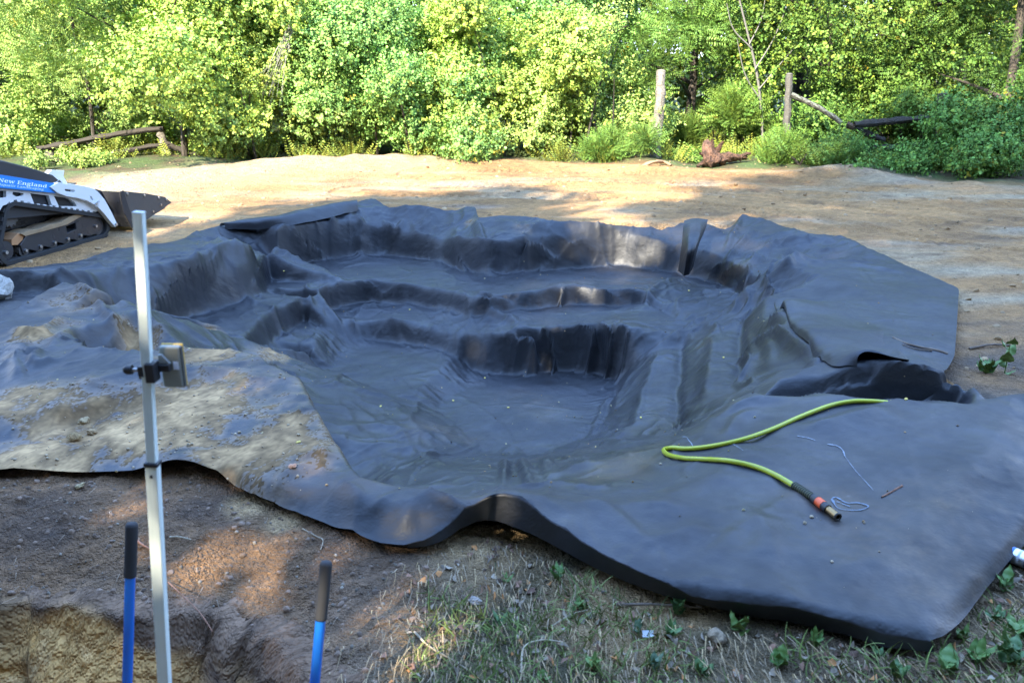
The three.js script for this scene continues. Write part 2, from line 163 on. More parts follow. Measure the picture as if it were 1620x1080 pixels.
// folds that stand out one by one: pixels of the crest, height, width on the left and on the right of the line's direction, taper at the ends
const FOLDS = [
  [[[740, 462], [770, 484], [800, 505], [831, 524]], .05, .10, .04], [[[700, 388], [735, 395], [765, 415], [785, 442]], .10, .12, .05], [[[755, 345], [768, 385], [783, 440]], .06, .05, .10],
  [[[440, 372], [436, 400], [431, 428]], .04, .05, .05], [[[470, 362], [478, 385], [470, 415]], .05, .05, .07], [[[500, 352], [507, 375], [502, 408]], .045, .05, .05], [[[525, 345], [528, 372], [520, 408]], .07, .06, .06], [[[560, 345], [575, 372], [560, 405]], .06, .07, .05],
  [[[600, 350], [620, 365], [585, 398]], .07, .06, .08], [[[640, 345], [630, 365], [610, 395]], .06, .05, .06], [[[615, 395], [660, 380], [700, 383]], .05, .08, .05],
  [[[1178, 340], [1150, 395], [1140, 440]], .05, .06, .06], [[[1200, 365], [1160, 400], [1145, 445]], .07, .05, .07], [[[1330, 378], [1230, 388], [1180, 420], [1160, 450]], .06, .12, .05], [[[1310, 412], [1240, 425], [1200, 455], [1185, 480]], .08, .12, .05], [[[1250, 440], [1215, 465], [1192, 490]], .05, .08, .05],
  [[[1105, 415], [1120, 432], [1140, 448]], .05, .04, .05], [[[1150, 545], [1120, 500], [1178, 482]], .02, .08, .05],
  [[[1087, 437], [1050, 446], [1027, 463], [1021, 488]], .035, .10, .03], [[[1105, 470], [1075, 473], [1070, 500]], .025, .05, .03], [[[1150, 500], [1100, 511], [1060, 540], [1020, 558]], .045, .12, .04], [[[1015, 565], [985, 610], [968, 660]], .03, .06, .03],
  [[[797, 728], [800, 750], [795, 775]], .05, .03, .05], [[[818, 726], [830, 750], [845, 775]], .045, .05, .03], [[[900, 715], [940, 702], [1000, 703]], .03, .03, .06],
  [[[480, 605], [520, 610], [555, 600]], .03, .10, .03], [[[530, 680], [600, 676], [670, 690]], .025, .1, .08], [[[540, 712], [610, 705], [680, 705]], .025, .08, .1], [[[560, 705], [640, 745], [700, 700]], .02, .1, .1],
  [[[10, 440], [80, 442], [150, 458], [200, 485], [218, 510]], .05, .10, .05], [[[150, 470], [175, 510], [178, 550]], .05, .05, .07], [[[100, 500], [60, 530], [10, 520]], .06, .08, .06], [[[0, 545], [40, 560], [60, 580], [110, 560]], .05, .08, .06], [[[120, 515], [90, 545], [75, 560]], .04, .06, .06], [[[0, 560], [30, 585], [20, 610]], .05, .06, .06],
  [[[225, 600], [330, 590], [420, 600]], .02, .15, .1], [[[100, 625], [200, 600], [280, 575]], .04, .2, .15], [[[430, 768], [470, 745], [520, 728]], .03, .05, .10],
  [[[470, 732], [505, 725], [530, 722]], .04, .06, .05], [[[640, 850], [640, 825], [660, 805]], .02, .05, .05], [[[1110, 760], [1060, 790], [1050, 840]], .02, .12, .12], [[[1010, 870], [1070, 850], [1130, 830]], .02, .15, .12], [[[1200, 900], [1210, 850], [1190, 800]], .025, .1, .14], [[[1260, 690], [1350, 665], [1420, 648]], .04, .1, .2], [[[1490, 800], [1560, 720], [1600, 660]], .02, .2, .2], [[[1300, 900], [1380, 890], [1450, 920]], .015, .15, .15],
  [[[1150, 690], [1165, 660], [1200, 640]], .03, .05, .08], [[[1310, 415], [1400, 425], [1460, 440]], .02, .1, .1], [[[1180, 522], [1190, 560], [1178, 610]], .025, .03, .08], [[[1250, 580], [1205, 595], [1165, 622]], .03, .06, .05],
  [[[610, 628], [640, 660], [668, 685]], .012, .04, .03], [[[690, 650], [725, 683], [765, 716]], .012, .03, .04], [[[985, 370], [1000, 395], [1010, 415]], -.03, .06, .06], [[[880, 352], [820, 356], [770, 350]], .02, .1, .1], [[[910, 455], [920, 470], [945, 480]], .03, .03, .05], [[[960, 395], [975, 405], [990, 420]], .02, .04, .06],
  [[[1270, 470], [1380, 490], [1505, 500]], .007, .02, .03], [[[960, 830], [1200, 850], [1540, 860]], .006, .02, .03], [[[1160, 690], [1250, 800], [1360, 960]], .007, .025, .02], [[[1420, 650], [1450, 760], [1470, 900]], .007, .02, .03], [[[700, 650], [820, 640], [950, 655]], .006, .02, .03], [[[640, 560], [800, 680], [880, 760]], .01, .03, .05], [[[1330, 390], [1400, 470], [1460, 560]], .007, .02, .03], [[[880, 780], [990, 830], [1060, 900]], .02, .06, .1], [[[1100, 900], [1180, 830], [1290, 760]], .014, .05, .12], [[[250, 400], [320, 395], [410, 360]], .03, .05, .09], [[[90, 430], [190, 425], [300, 400]], .03, .06, .1],
  [[[590, 640], [640, 690], [720, 745]], .02, .05, .08], [[[540, 650], [600, 720], [660, 785]], .02, .06, .1], [[[870, 765], [862, 735], [885, 705]], .025, .04, .06], [[[928, 700], [945, 668], [972, 612]], .03, .03, .06], [[[730, 745], [800, 712], [900, 690]], .012, .05, .1],
  [[[1083, 517], [1078, 570], [1074, 635], [1066, 690]], -.04, .05, .09], [[[1178, 497], [1172, 560], [1167, 619]], -.045, .05, .09], [[[1040, 555], [1022, 610], [1000, 680]], .03, .04, .08], [[[1130, 520], [1120, 590], [1105, 650]], .03, .1, .08], [[[1060, 500], [1100, 485], [1150, 470]], .025, .04, .07], [[[1205, 500], [1212, 550], [1225, 590]], .03, .06, .08],
  [[[835, 517], [860, 545], [905, 580]], .035, .03, .06], [[[887, 517], [900, 545], [893, 580]], .03, .04, .05], [[[945, 512], [935, 545], [950, 585]], .035, .05, .05], [[[760, 530], [800, 560], [860, 590]], .03, .04, .06],
];
{
  const add = new Float32Array(NX * NZ);
  for (const [px, h, wl, wr] of FOLDS) {
    const pl = dense(px.map(([u, v]) => { const p = hit(u, v); return [p.x, p.z, 0]; }), 0.06), w = Math.max(wl, wr);
    let L = 0; const cum = [0]; for (let i = 1; i < pl.length; i++) cum.push(L += Math.hypot(pl[i][0] - pl[i - 1][0], pl[i][1] - pl[i - 1][1]));
    const xs = pl.map((p) => p[0]), zs = pl.map((p) => p[1]), i0 = Math.max(0, Math.floor((Math.min(...xs) - w - GX0) / CELL)), i1 = Math.min(NX - 1, Math.ceil((Math.max(...xs) + w - GX0) / CELL)), j0 = Math.max(0, Math.floor((Math.min(...zs) - w - GZ0) / CELL)), j1 = Math.min(NZ - 1, Math.ceil((Math.max(...zs) + w - GZ0) / CELL));
    for (let j = j0; j <= j1; j++) for (let i = i0; i <= i1; i++) {
      const x = GX0 + i * CELL, z = GZ0 + j * CELL; let d = 1e9, s = 0, side = 1;
      for (let q = 1; q < pl.length; q++) { const e = segDist(x, z, pl[q - 1][0], pl[q - 1][1], pl[q][0], pl[q][1]); if (e[0] < d) { d = e[0]; s = lerp(cum[q - 1], cum[q], e[1]); side = e[2]; } }
      const ww = side < 0 ? wl : wr; if (d >= ww) continue;
      const f = 1 - d / ww, e = sstep(0, 0.3, s / L) * sstep(0, 0.3, 1 - s / L), v = h * e * (0.3 * f * f * (3 - 2 * f) + 0.7 * f ** 1.9), k = j * NX + i;
      if (Math.abs(v) > Math.abs(add[k])) add[k] = v;
    }
  }
  for (let k = 0; k < H1.length; k++) H1[k] += add[k];
  const H0 = blur(H1, 1), slope = new Float32Array(NX * NZ);
  for (let j = 1; j < NZ - 1; j++) for (let i = 1; i < NX - 1; i++) { const k = j * NX + i; slope[k] = clamp(Math.hypot(H0[k + 1] - H0[k - 1], H0[k + NX] - H0[k - NX]) / (2 * CELL) / 1.2); }
  const near = blur(blur(slope, 5), 8), out = new Float32Array(NX * NZ), cx = 0.0, cz = -6.2;
  for (let j = 0; j < NZ; j++) for (let i = 0; i < NX; i++) {   // gathered pleats: the walls swing in and out along the rim
    const x = GX0 + i * CELL, z = GZ0 + j * CELL, dx = x - cx, dz = z - cz, rad = Math.hypot(dx, dz) + 1e-6, an = Math.atan2(dz, dx), k = j * NX + i, s = an * 2.6;
    const back = clamp(near[k] * 3.2) * (z < -4.6 ? 1 : sstep(-3.6, -4.6, z));
    const hy = H0[k], sy = s + hy * 1.1 * (vnoise(s * .7 + 3, 8) > 0 ? 1 : -1);
    const n1 = fbm(sy * 1.9 + 3, rad * 0.5 + hy, 2), n2 = 1 - Math.abs(vnoise(sy * 2.3 + 1.3 * vnoise(s * 1.1, hy * 3), rad * 0.9 + 9)), n3 = 1 - Math.abs(vnoise(s * 5.5 - hy * 4 + 40, rad * 1.4 + hy * 2));
    const w = 0.75 * back * (0.55 + 0.45 * sstep(-2.1, -1.5, x)) * (0.03 * n1 + 0.12 * (n2 ** 5 - 0.2) * (0.55 + 0.6 * vnoise(s * 0.9, rad + 4)) + 0.02 * (n3 ** 6 - 0.15) * clamp(0.4 + vnoise(s * 1.1 + 90, hy * 3)));
    const lens = x > 1.0 && x < 2.6 && z < -3.5 && z > -4.9 ? clamp(near[k] * 4) * 0.05 * (fbm(x * 3.2 + hy * 3, hy * 4 + 3, 2) + 0.6 * (1 - Math.abs(vnoise(x * 4 - hy * 9, 5))) ** 3) : 0;
    let h = sample(H0, x + dx / rad * w, z + dz / rad * w + lens);
    const rip = (1 - Math.abs(vnoise(s * 6.2 + 11, rad * 1.1 + 30))) ** 5 * 0.022 * (1 - 0.85 * sstep(.6, .9, x) * sstep(-7, -6.4, z)) * clamp(near[k] * 2.5) * (0.5 + 0.5 * vnoise(x * 1.3, z * 1.3));
    const soft = 0.014 * fbm(x * 1.7 + 5, z * 1.7, 3) + 0.004 * fbm(x * 6, z * 6 + 3, 2);
    const crk = (1 - Math.abs(fbm(x * 2.3 + 0.8 * vnoise(x * 1.1, z), z * 2.3 + 50, 2))) ** 14 * 0.010 * clamp(0.4 + vnoise(x * .8 + 7, z * .8));
    const gather = clamp(near[k] * 2.6) + 0.45 * (1 - sstep(-1.7, -1.1, x)) * sstep(-3.2, -3.9, z) + 0.9 * Math.exp(-((x - 2.1) ** 2 + (z + 7.6) ** 2) * 1.6) + .12;
    const cr = gather * (0.02 * (1 - Math.abs(fbm(x * 2.6 + 0.7 * vnoise(x * 2, z * 2), z * 2.6 + 20, 2)) * 2.2) ** 3 * (vnoise(x * 1.2 + 40, z * 1.2) > 0 ? 1 : .4) + 0.009 * Math.max(0, 1 - Math.abs(fbm(x * 6 + 9, z * 5 + 70, 2)) * 3) ** 2) * (1 - 0.6 * sstep(.7, 1, x) * sstep(-6.6, -6.2, z));
    const left = (1 - sstep(-1.6, -1.0, x)) * (z > -7.4 ? 1 : 0.4) * 0.011 * fbm(x * 3.5 + 2, z * 3.5, 3);
    out[k] = h + rip + soft + crk + left + cr;
  }
  H1 = out;
}
const erode = (() => { const R = 6, a = new Float32Array(NX * NZ), b = new Float32Array(NX * NZ); for (let j = 0; j < NZ; j++) for (let i = 0; i < NX; i++) { let m = 9; for (let k = -R; k <= R; k++) m = Math.min(m, H1[j * NX + clamp(i + k, 0, NX - 1)]); a[j * NX + i] = m; } for (let j = 0; j < NZ; j++) for (let i = 0; i < NX; i++) { let m = 9; for (let k = -R; k <= R; k++) m = Math.min(m, a[clamp(j + k, 0, NZ - 1) * NX + i]); b[j * NX + i] = m; } return b; })();
const SD = (() => { // signed distance to the sheet's outline, positive inside
  const s = new Float32Array(NX * NZ); for (let j = 0; j < NZ; j++) { const z = GZ0 + j * CELL, xs = []; for (let i = 0, q = outline.length - 1; i < outline.length; q = i++) { const a = outline[i], b = outline[q]; if ((a[1] > z) !== (b[1] > z)) xs.push((b[0] - a[0]) * (z - a[1]) / (b[1] - a[1]) + a[0]); } xs.sort((p, q) => p - q); for (let i = 0; i < NX; i++) { const x = GX0 + i * CELL; let c = 0; for (const e of xs) if (e < x) c++; s[j * NX + i] = c % 2 ? 0.3 : -0.3; } }
  for (let q = 0; q < outline.length; q++) { const a = outline[q], b = outline[(q + 1) % outline.length], m = 0.3, i0 = Math.max(0, Math.floor((Math.min(a[0], b[0]) - m - GX0) / CELL)), i1 = Math.min(NX - 1, Math.ceil((Math.max(a[0], b[0]) + m - GX0) / CELL)), j0 = Math.max(0, Math.floor((Math.min(a[1], b[1]) - m - GZ0) / CELL)), j1 = Math.min(NZ - 1, Math.ceil((Math.max(a[1], b[1]) + m - GZ0) / CELL)); for (let j = j0; j <= j1; j++) for (let i = i0; i <= i1; i++) { const k = j * NX + i, d = segDist(GX0 + i * CELL, GZ0 + j * CELL, a[0], a[1], b[0], b[1])[0]; if (d < Math.abs(s[k])) s[k] = s[k] > 0 ? d : -d; } }
  return s; })();
const sheetY = (x, z) => sample(H1, x, z);

// ---------------------------------------------------------------- ground: one sheet with the dug pit, the trench, ruts and banks
const plan = (l) => l.map(([u, v, y = 0]) => { const p = at(u, v, y); return [p.x, p.z]; });
const trenchEdge = plan([[-300, 905], [0, 900], [60, 898], [120, 905], [190, 918], [235, 925], [290, 918], [335, 912], [362, 920], [380, 945], [400, 935], [440, 960], [475, 1010], [505, 1058], [555, 1080], [575, 1200]]);
const trench = [...trenchEdge, [-0.1, 0.8], [-6, 0.8]];  // unseen near side drawn wide to let light reach the cut face
const fieldEdge = plan([[-700, 330], [0, 300], [190, 300], [330, 273], [500, 257], [700, 254], [980, 263], [1100, 268], [1300, 278], [1450, 285], [1620, 297], [2300, 330]]);
const heap = at(1350, 280), bankL = plan([[170, 306], [330, 280], [450, 268], [600, 262]]), bankR = plan([[640, 258], [1000, 268], [1290, 282], [1620, 300]]), track1 = plan([[700, 275], [1100, 285], [1400, 310], [1700, 350]]), track2 = plan([[600, 300], [1000, 305], [1300, 335], [1700, 400]]);
const fieldSide = (x, z) => { let d = 1e9, s = 0; for (let i = 1; i < fieldEdge.length; i++) { const e = segDist(x, z, ...fieldEdge[i - 1], ...fieldEdge[i]); if (e[0] < d) { d = e[0]; s = e[2]; } } return s > 0 ? d : -d; }; // positive on the near side
const litterX = (z) => lerp(-0.5, 0.02, clamp((-1.9 - z) / 1.2));
const soilLip = (x) => sstep(-0.4, -0.8, x);
function groundInfo(x, z) {
  let y = 0.03 * fbm(x * 0.7, z * 0.7, 3); const far = -z > 4;
  const fs = z < -8 ? fieldSide(x, z) : 9, wob = 0.35 * fbm(x * 1.1, z * 1.1 + 8, 3);
  const wild = sstep(0.25, -0.35, fs + wob);
  if (far) {
    y += 0.02 * fbm(x * 2.3, z * 3.1, 4);
    const b = polyDist(bankL, x, z, false); y += 0.17 * Math.exp(-b * b * 3) * (0.8 + 0.5 * fbm(x * 2, z * 2, 3));
    const c = polyDist(bankR, x, z, false); y += 0.07 * Math.exp(-c * c * 8) * (0.8 + 0.7 * fbm(x * 3, z * 3, 3));
    const h = Math.hypot((x - heap.x) * 0.8, z - heap.z); y += 0.13 * Math.exp(-h * h * 5) * (1 + 0.4 * fbm(x * 5, z * 5, 3));
    for (const t of [track1, track2]) { const d = polyDist(t, x, z, false); if (d < 1.1) { const e = Math.abs(d - 0.45); if (e < 0.2) y += -0.014 + 0.008 * (0.5 + vnoise(x * 3, z * 3)) * Math.sign(Math.sin((x * 0.95 + z * 0.2) * 2 * Math.PI / 0.11)) * sstep(.2, .1, e); else y += 0.01 * Math.exp(-((e - 0.22) ** 2) * 300); } }
    y += wild * (0.05 + 0.09 * fbm(x, z, 2));
  } else {
    y += 0.012 * fbm(x * 6, z * 6, 3) + 0.006 * fbm(x * 24, z * 24, 2);
    const soil = sstep(0.25, -0.2, x - litterX(z) + 0.25 * fbm(x * 2.5, z * 2.5, 3));
    y += soil * (0.02 + 0.03 * fbm(x * 3.1, z * 3.1, 4) + 0.014 * Math.max(0, fbm(x * 14, z * 14, 2)) + 0.012 * Math.max(0, vnoise(x * 34, z * 34)) ** 2) - 0.015;
    y -= 0.02;
  }
  if (x > GX0 && x < GX1 && z > GZ0 && z < GZ1) {
    const sd = sample(SD, x, z), m = sample(erode, x, z);
    if (sd > -0.05) y = lerp(y, Math.min(y, m - 0.008 - 0.1 * sstep(0.03, 0.2, sd)), sstep(-0.05, 0.0, sd));
    else if (sd > -0.3 && z > -3.6) { const e = sample(H1, x, z); y = Math.max(y, lerp(y, e - 0.03, sstep(-0.16, -0.05, sd) * 0.5 * sstep(-.1, .4, x))); }
    if (x > 2.9 && z > -3.2 && z < -2) y -= 0.01;
  }
  let cut = 0;
  if (z > -3.2 && z < 1.2 && x < 0.3) {
    const jx = x + 0.05 * fbm(x * 4 + 60, z * 4, 3), jz = z + 0.06 * fbm(x * 4, z * 4 + 40, 3), d = polyDist(trench, jx, jz) * (inPoly(trench, jx, jz) ? 1 : -1);
    y -= 0.11 * sstep(-0.5, 0.04, d) ** 1.5 * soilLip(x); cut = sstep(0.005, 0.05, d) * 0.86;
    y -= cut;
  }
  return [y, wild, cut, fs];
}
const groundY = (x, z) => groundInfo(x, z)[0];
function axis(parts) { const a = []; for (const [from, to, step, grow = 1] of parts) { let s = step, v = from; while (v < to - s * 0.3) { a.push(v); v += s; s *= grow; } } return a; }
const neg = (a) => a.map((v) => -v).reverse();
const sandSpots = [[at(765, 852), .34], [at(990, 950), .34], [at(1110, 965), .12], [at(395, 790, .02), .16], [at(450, 815, .02), .1]];
{
  const right = axis([[2.9, 9, 0.05], [9, 160, 0.08, 1.12]]), xs = [...neg(axis([[2.53, 7, 0.04], [7, 160, 0.08, 1.12]])), ...axis([[-2.5, 2.89, 0.016]]), ...right];
  const zs = [...neg(axis([[15.5, 230, 0.07, 1.1]])), ...axis([[-15.5, -3.9, 0.042], [-3.9, -1.75, 0.0145], [-1.75, 40, 0.05, 1.16]])];
  const nx = xs.length, nz = zs.length, pos = new Float32Array(nx * nz * 3), col = new Float32Array(nx * nz * 3), uv = new Float32Array(nx * nz * 2), idx = new Uint32Array((nx - 1) * (nz - 1) * 6);
  const mixc = (a, b, t) => { for (let c = 0; c < 3; c++) a[c] = lerp(a[c], b[c], t); };
  let q = 0;
  for (let j = 0; j < nz; j++) for (let i = 0; i < nx; i++) {
    const x = xs[i], z = zs[j], [y, wild, cut] = groundInfo(x, z), k = j * nx + i;
    pos.set([x, y, z], k * 3); uv.set([x, z - y], k * 2);
    const n = fbm(x * 0.9 + 20, z * 0.9, 4), n2 = fbm(x * 3.3, z * 3.3 + 70, 3), n3 = vnoise(x * 19, z * 19);
    let c;
    if (z < -3.9) {
      c = [0.66, 0.36, 0.135]; mixc(c, [0.44, 0.24, 0.09], clamp(0.5 + 1.1 * n)); mixc(c, [0.56, 0.42, 0.25], clamp(fbm(x * 0.8 + 3, z * 2.6, 3) * 1.5)); mixc(c, [0.44, 0.43, 0.4], clamp(fbm(x * 0.55 + 9, z * 1.6 + 4, 3) * 2.2 - 0.75) * 0.35);
      mixc(c, [0.16, 0.1, 0.055], clamp(fbm(x * 2.2 + 1, z * 5 + 9, 3) * 1.8 - 0.45) * 0.7);
      mixc(c, [0.08, 0.075, 0.035], wild * 0.85); mixc(c, [0.1, 0.17, 0.04], wild * clamp(0.75 + n2 * 1.5) * 0.9);
      { const e = polyDist(bankL, x, z, false); mixc(c, [0.62, 0.46, 0.28], Math.exp(-e * e * 1.6) * 0.8); }  // pale left bank: its sunlit brightness is painted into the sand colour
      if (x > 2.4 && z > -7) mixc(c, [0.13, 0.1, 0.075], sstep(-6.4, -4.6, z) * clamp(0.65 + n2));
    } else {
      const soil = sstep(0.25, -0.2, x - litterX(z) + 0.25 * fbm(x * 2.5, z * 2.5, 3));
      c = [0.17, 0.115, 0.065]; mixc(c, [0.26, 0.185, 0.1], clamp(0.5 + n2)); mixc(c, [0.07, 0.085, 0.035], clamp(0.2 + n * 1.4) * 0.6);
      const s = [0.31, 0.175, 0.082]; mixc(s, [0.13, 0.078, 0.044], clamp(0.5 + 1.2 * n2)); mixc(s, [0.42, 0.31, 0.21], clamp(n * 1.6 - 0.1) * 0.6); mixc(s, [0.05, 0.036, 0.026], clamp(n3 * 0.6 - 0.1));
      mixc(c, s, soil);
      for (const [p, r] of sandSpots) { const d = Math.hypot(x - p.x, z - p.z) / r + 0.3 * n2; mixc(c, [0.56, 0.37, 0.18], sstep(1, 0.35, d) * 0.9); }
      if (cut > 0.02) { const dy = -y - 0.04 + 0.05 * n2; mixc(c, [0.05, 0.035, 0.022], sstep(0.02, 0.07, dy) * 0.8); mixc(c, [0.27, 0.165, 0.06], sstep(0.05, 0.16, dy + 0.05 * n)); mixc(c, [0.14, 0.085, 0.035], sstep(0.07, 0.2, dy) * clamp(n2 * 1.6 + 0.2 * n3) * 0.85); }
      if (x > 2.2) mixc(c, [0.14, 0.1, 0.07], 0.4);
    }
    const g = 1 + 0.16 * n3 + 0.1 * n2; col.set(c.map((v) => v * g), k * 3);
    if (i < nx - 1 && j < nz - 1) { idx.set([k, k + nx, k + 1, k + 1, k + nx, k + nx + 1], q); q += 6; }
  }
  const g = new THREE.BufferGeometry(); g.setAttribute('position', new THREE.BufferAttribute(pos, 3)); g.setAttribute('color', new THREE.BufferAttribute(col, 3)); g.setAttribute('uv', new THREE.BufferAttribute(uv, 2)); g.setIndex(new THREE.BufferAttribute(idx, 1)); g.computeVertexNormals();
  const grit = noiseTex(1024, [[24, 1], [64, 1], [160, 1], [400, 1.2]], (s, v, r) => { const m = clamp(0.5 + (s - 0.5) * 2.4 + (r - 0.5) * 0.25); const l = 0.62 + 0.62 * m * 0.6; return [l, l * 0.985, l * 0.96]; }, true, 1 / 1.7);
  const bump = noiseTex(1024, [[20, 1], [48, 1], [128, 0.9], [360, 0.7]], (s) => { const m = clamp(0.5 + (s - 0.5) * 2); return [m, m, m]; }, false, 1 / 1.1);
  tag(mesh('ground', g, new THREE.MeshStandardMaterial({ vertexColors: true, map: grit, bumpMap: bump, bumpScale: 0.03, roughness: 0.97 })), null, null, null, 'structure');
}

{ // the cut face of the trench, below the lip of the dark soil
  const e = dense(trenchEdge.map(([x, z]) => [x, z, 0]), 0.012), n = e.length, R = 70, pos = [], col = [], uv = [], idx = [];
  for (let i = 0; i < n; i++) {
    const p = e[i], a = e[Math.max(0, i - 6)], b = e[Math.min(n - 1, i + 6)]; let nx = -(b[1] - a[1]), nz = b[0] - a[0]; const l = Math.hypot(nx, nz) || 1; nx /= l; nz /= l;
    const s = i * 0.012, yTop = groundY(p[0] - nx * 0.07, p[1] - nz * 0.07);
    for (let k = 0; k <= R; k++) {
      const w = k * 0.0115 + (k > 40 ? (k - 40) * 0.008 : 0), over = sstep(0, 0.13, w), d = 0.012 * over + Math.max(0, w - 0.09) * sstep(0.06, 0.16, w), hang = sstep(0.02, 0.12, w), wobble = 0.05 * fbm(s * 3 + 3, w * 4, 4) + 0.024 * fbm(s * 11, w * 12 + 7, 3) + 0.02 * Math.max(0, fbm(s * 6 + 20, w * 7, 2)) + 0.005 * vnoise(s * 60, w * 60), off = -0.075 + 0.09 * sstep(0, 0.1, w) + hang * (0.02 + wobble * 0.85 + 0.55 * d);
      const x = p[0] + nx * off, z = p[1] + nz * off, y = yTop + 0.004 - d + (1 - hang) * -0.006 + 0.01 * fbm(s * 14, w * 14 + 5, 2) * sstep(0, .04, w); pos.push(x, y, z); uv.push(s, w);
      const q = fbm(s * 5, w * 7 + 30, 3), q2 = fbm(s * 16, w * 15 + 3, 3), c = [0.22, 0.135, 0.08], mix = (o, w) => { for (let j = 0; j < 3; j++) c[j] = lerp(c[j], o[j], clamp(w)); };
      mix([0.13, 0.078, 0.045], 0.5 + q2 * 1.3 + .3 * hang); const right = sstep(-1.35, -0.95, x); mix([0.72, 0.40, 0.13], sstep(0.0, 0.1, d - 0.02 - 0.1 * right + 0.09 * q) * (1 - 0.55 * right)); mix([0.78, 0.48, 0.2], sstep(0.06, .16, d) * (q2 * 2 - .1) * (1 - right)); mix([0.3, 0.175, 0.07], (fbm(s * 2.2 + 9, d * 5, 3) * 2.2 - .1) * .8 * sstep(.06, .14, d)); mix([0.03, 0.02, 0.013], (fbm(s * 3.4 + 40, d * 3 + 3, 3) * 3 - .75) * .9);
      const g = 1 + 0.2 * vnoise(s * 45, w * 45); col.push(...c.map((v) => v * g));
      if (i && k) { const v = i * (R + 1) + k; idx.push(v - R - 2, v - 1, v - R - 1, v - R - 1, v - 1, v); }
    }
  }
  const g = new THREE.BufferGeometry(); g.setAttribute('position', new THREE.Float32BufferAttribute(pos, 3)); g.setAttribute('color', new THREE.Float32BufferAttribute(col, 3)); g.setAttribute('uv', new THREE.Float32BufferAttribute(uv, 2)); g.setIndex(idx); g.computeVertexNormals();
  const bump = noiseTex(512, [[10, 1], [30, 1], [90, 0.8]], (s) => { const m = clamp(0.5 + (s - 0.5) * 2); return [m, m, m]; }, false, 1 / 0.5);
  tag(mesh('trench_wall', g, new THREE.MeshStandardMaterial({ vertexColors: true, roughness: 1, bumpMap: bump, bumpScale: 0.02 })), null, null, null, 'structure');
}

// ---------------------------------------------------------------- the pond liner
const rubberTex = noiseTex(1024, [[5, 1], [13, 0.8], [40, 0.5], [140, 0.35]], (s, v, r) => { const l = 0.78 + (s - 0.5) * 0.8 + (r > 0.996 ? 0.5 : 0); return [l, l, l]; }, true, 1 / 2.3);
const rubberRough = noiseTex(512, [[6, 1], [19, 0.8], [64, 0.5]], (s) => { const m = clamp(0.5 + (s - 0.5) * 1.6) * 0.24 + 0.42; return [m, m, m]; }, false, 1 / 1.9);
const rubberBump = noiseTex(512, [[5, 1], [14, 0.7], [40, 0.25], [150, 0.12]], (s) => [s, s, s], false, 1 / 1.3);
const rubber = new THREE.MeshPhysicalMaterial({ vertexColors: true, map: rubberTex, roughness: 1, roughnessMap: rubberRough, bumpMap: rubberBump, bumpScale: 0.012, ior: 1.56 });
const DUST = [[300, 640, .5, .9], [390, 690, .45, .9], [230, 700, .5, .95], [120, 700, .5, 1], [330, 705, .35, .9], [60, 640, .3, .6], [45, 522, .2, .8], [85, 505, .16, .6], [20, 640, .3, .8], [150, 700, .4, .95], [222, 545, .14, .9], [360, 560, .3, .75], [440, 565, .22, .6], [330, 520, .12, .6], [400, 780, .2, .4], [310, 575, .3, .6], [430, 640, .35, .55], [500, 735, .15, .4], [120, 480, .3, .35], [830, 358, .12, .5], [745, 350, .08, .6], [200, 720, .4, 1], [270, 600, .25, .5], [1300, 790, .2, .12], [1450, 880, .34, .14], [1530, 800, .3, .12], [980, 745, .25, .1], [700, 690, .3, .1], [850, 640, .4, .07]].map(([u, v, r, s]) => [hit(u, v), r, s]);
let dustHere = 0;
function sheetColor(x, y, z) {
  const n = fbm(x * 2.2, z * 2.2 + 5, 4), film = clamp(0.42 + 1.0 * n + 0.35 * fbm(x * 9 + 4, z * 9, 2));
  const c = [lerp(0.008, 0.019, film), lerp(0.0085, 0.021, film), lerp(0.010, 0.027, film)];
  let d = 0; for (const [p, r, s] of DUST) { const dx = x - p.x, dz = z - p.z, q = dx * dx + dz * dz; if (q < r * r * 2.2) d = Math.max(d, s * sstep(1.35, 0.2, Math.sqrt(q) / r)); }
  dustHere = 0; if (d > 0) { const m = d * clamp(0.42 + 1.0 * fbm(x * 4.2 + 3, z * 4.2, 4) + 0.5 * fbm(x * 17, z * 17, 3) + 0.15 * d) * 1.0, t = clamp(m * (0.75 + 0.5 * hash2(Math.round(x * 90), Math.round(z * 90)))), s = [0.64, 0.41, 0.2]; for (let k = 0; k < 3; k++) c[k] = lerp(c[k], s[k], t); dustHere = t; }
  if (vnoise(x * 70, z * 70) > 0.93 && hash2(Math.floor(x * 40), Math.floor(z * 40)) > 0.85) for (let k = 0; k < 3; k++) c[k] += 0.12 * clamp(d + 0.25);
  return c;
}
const sandyRubber = new THREE.MeshPhysicalMaterial({ vertexColors: true, map: rubberTex, roughness: 0.95, specularIntensity: 0.15, bumpMap: rubberBump, bumpScale: 0.012 });
const liner = thing('pond_liner', 'huge wrinkled black rubber pond liner spread over the stepped hole in the dirt', 'pond liner');
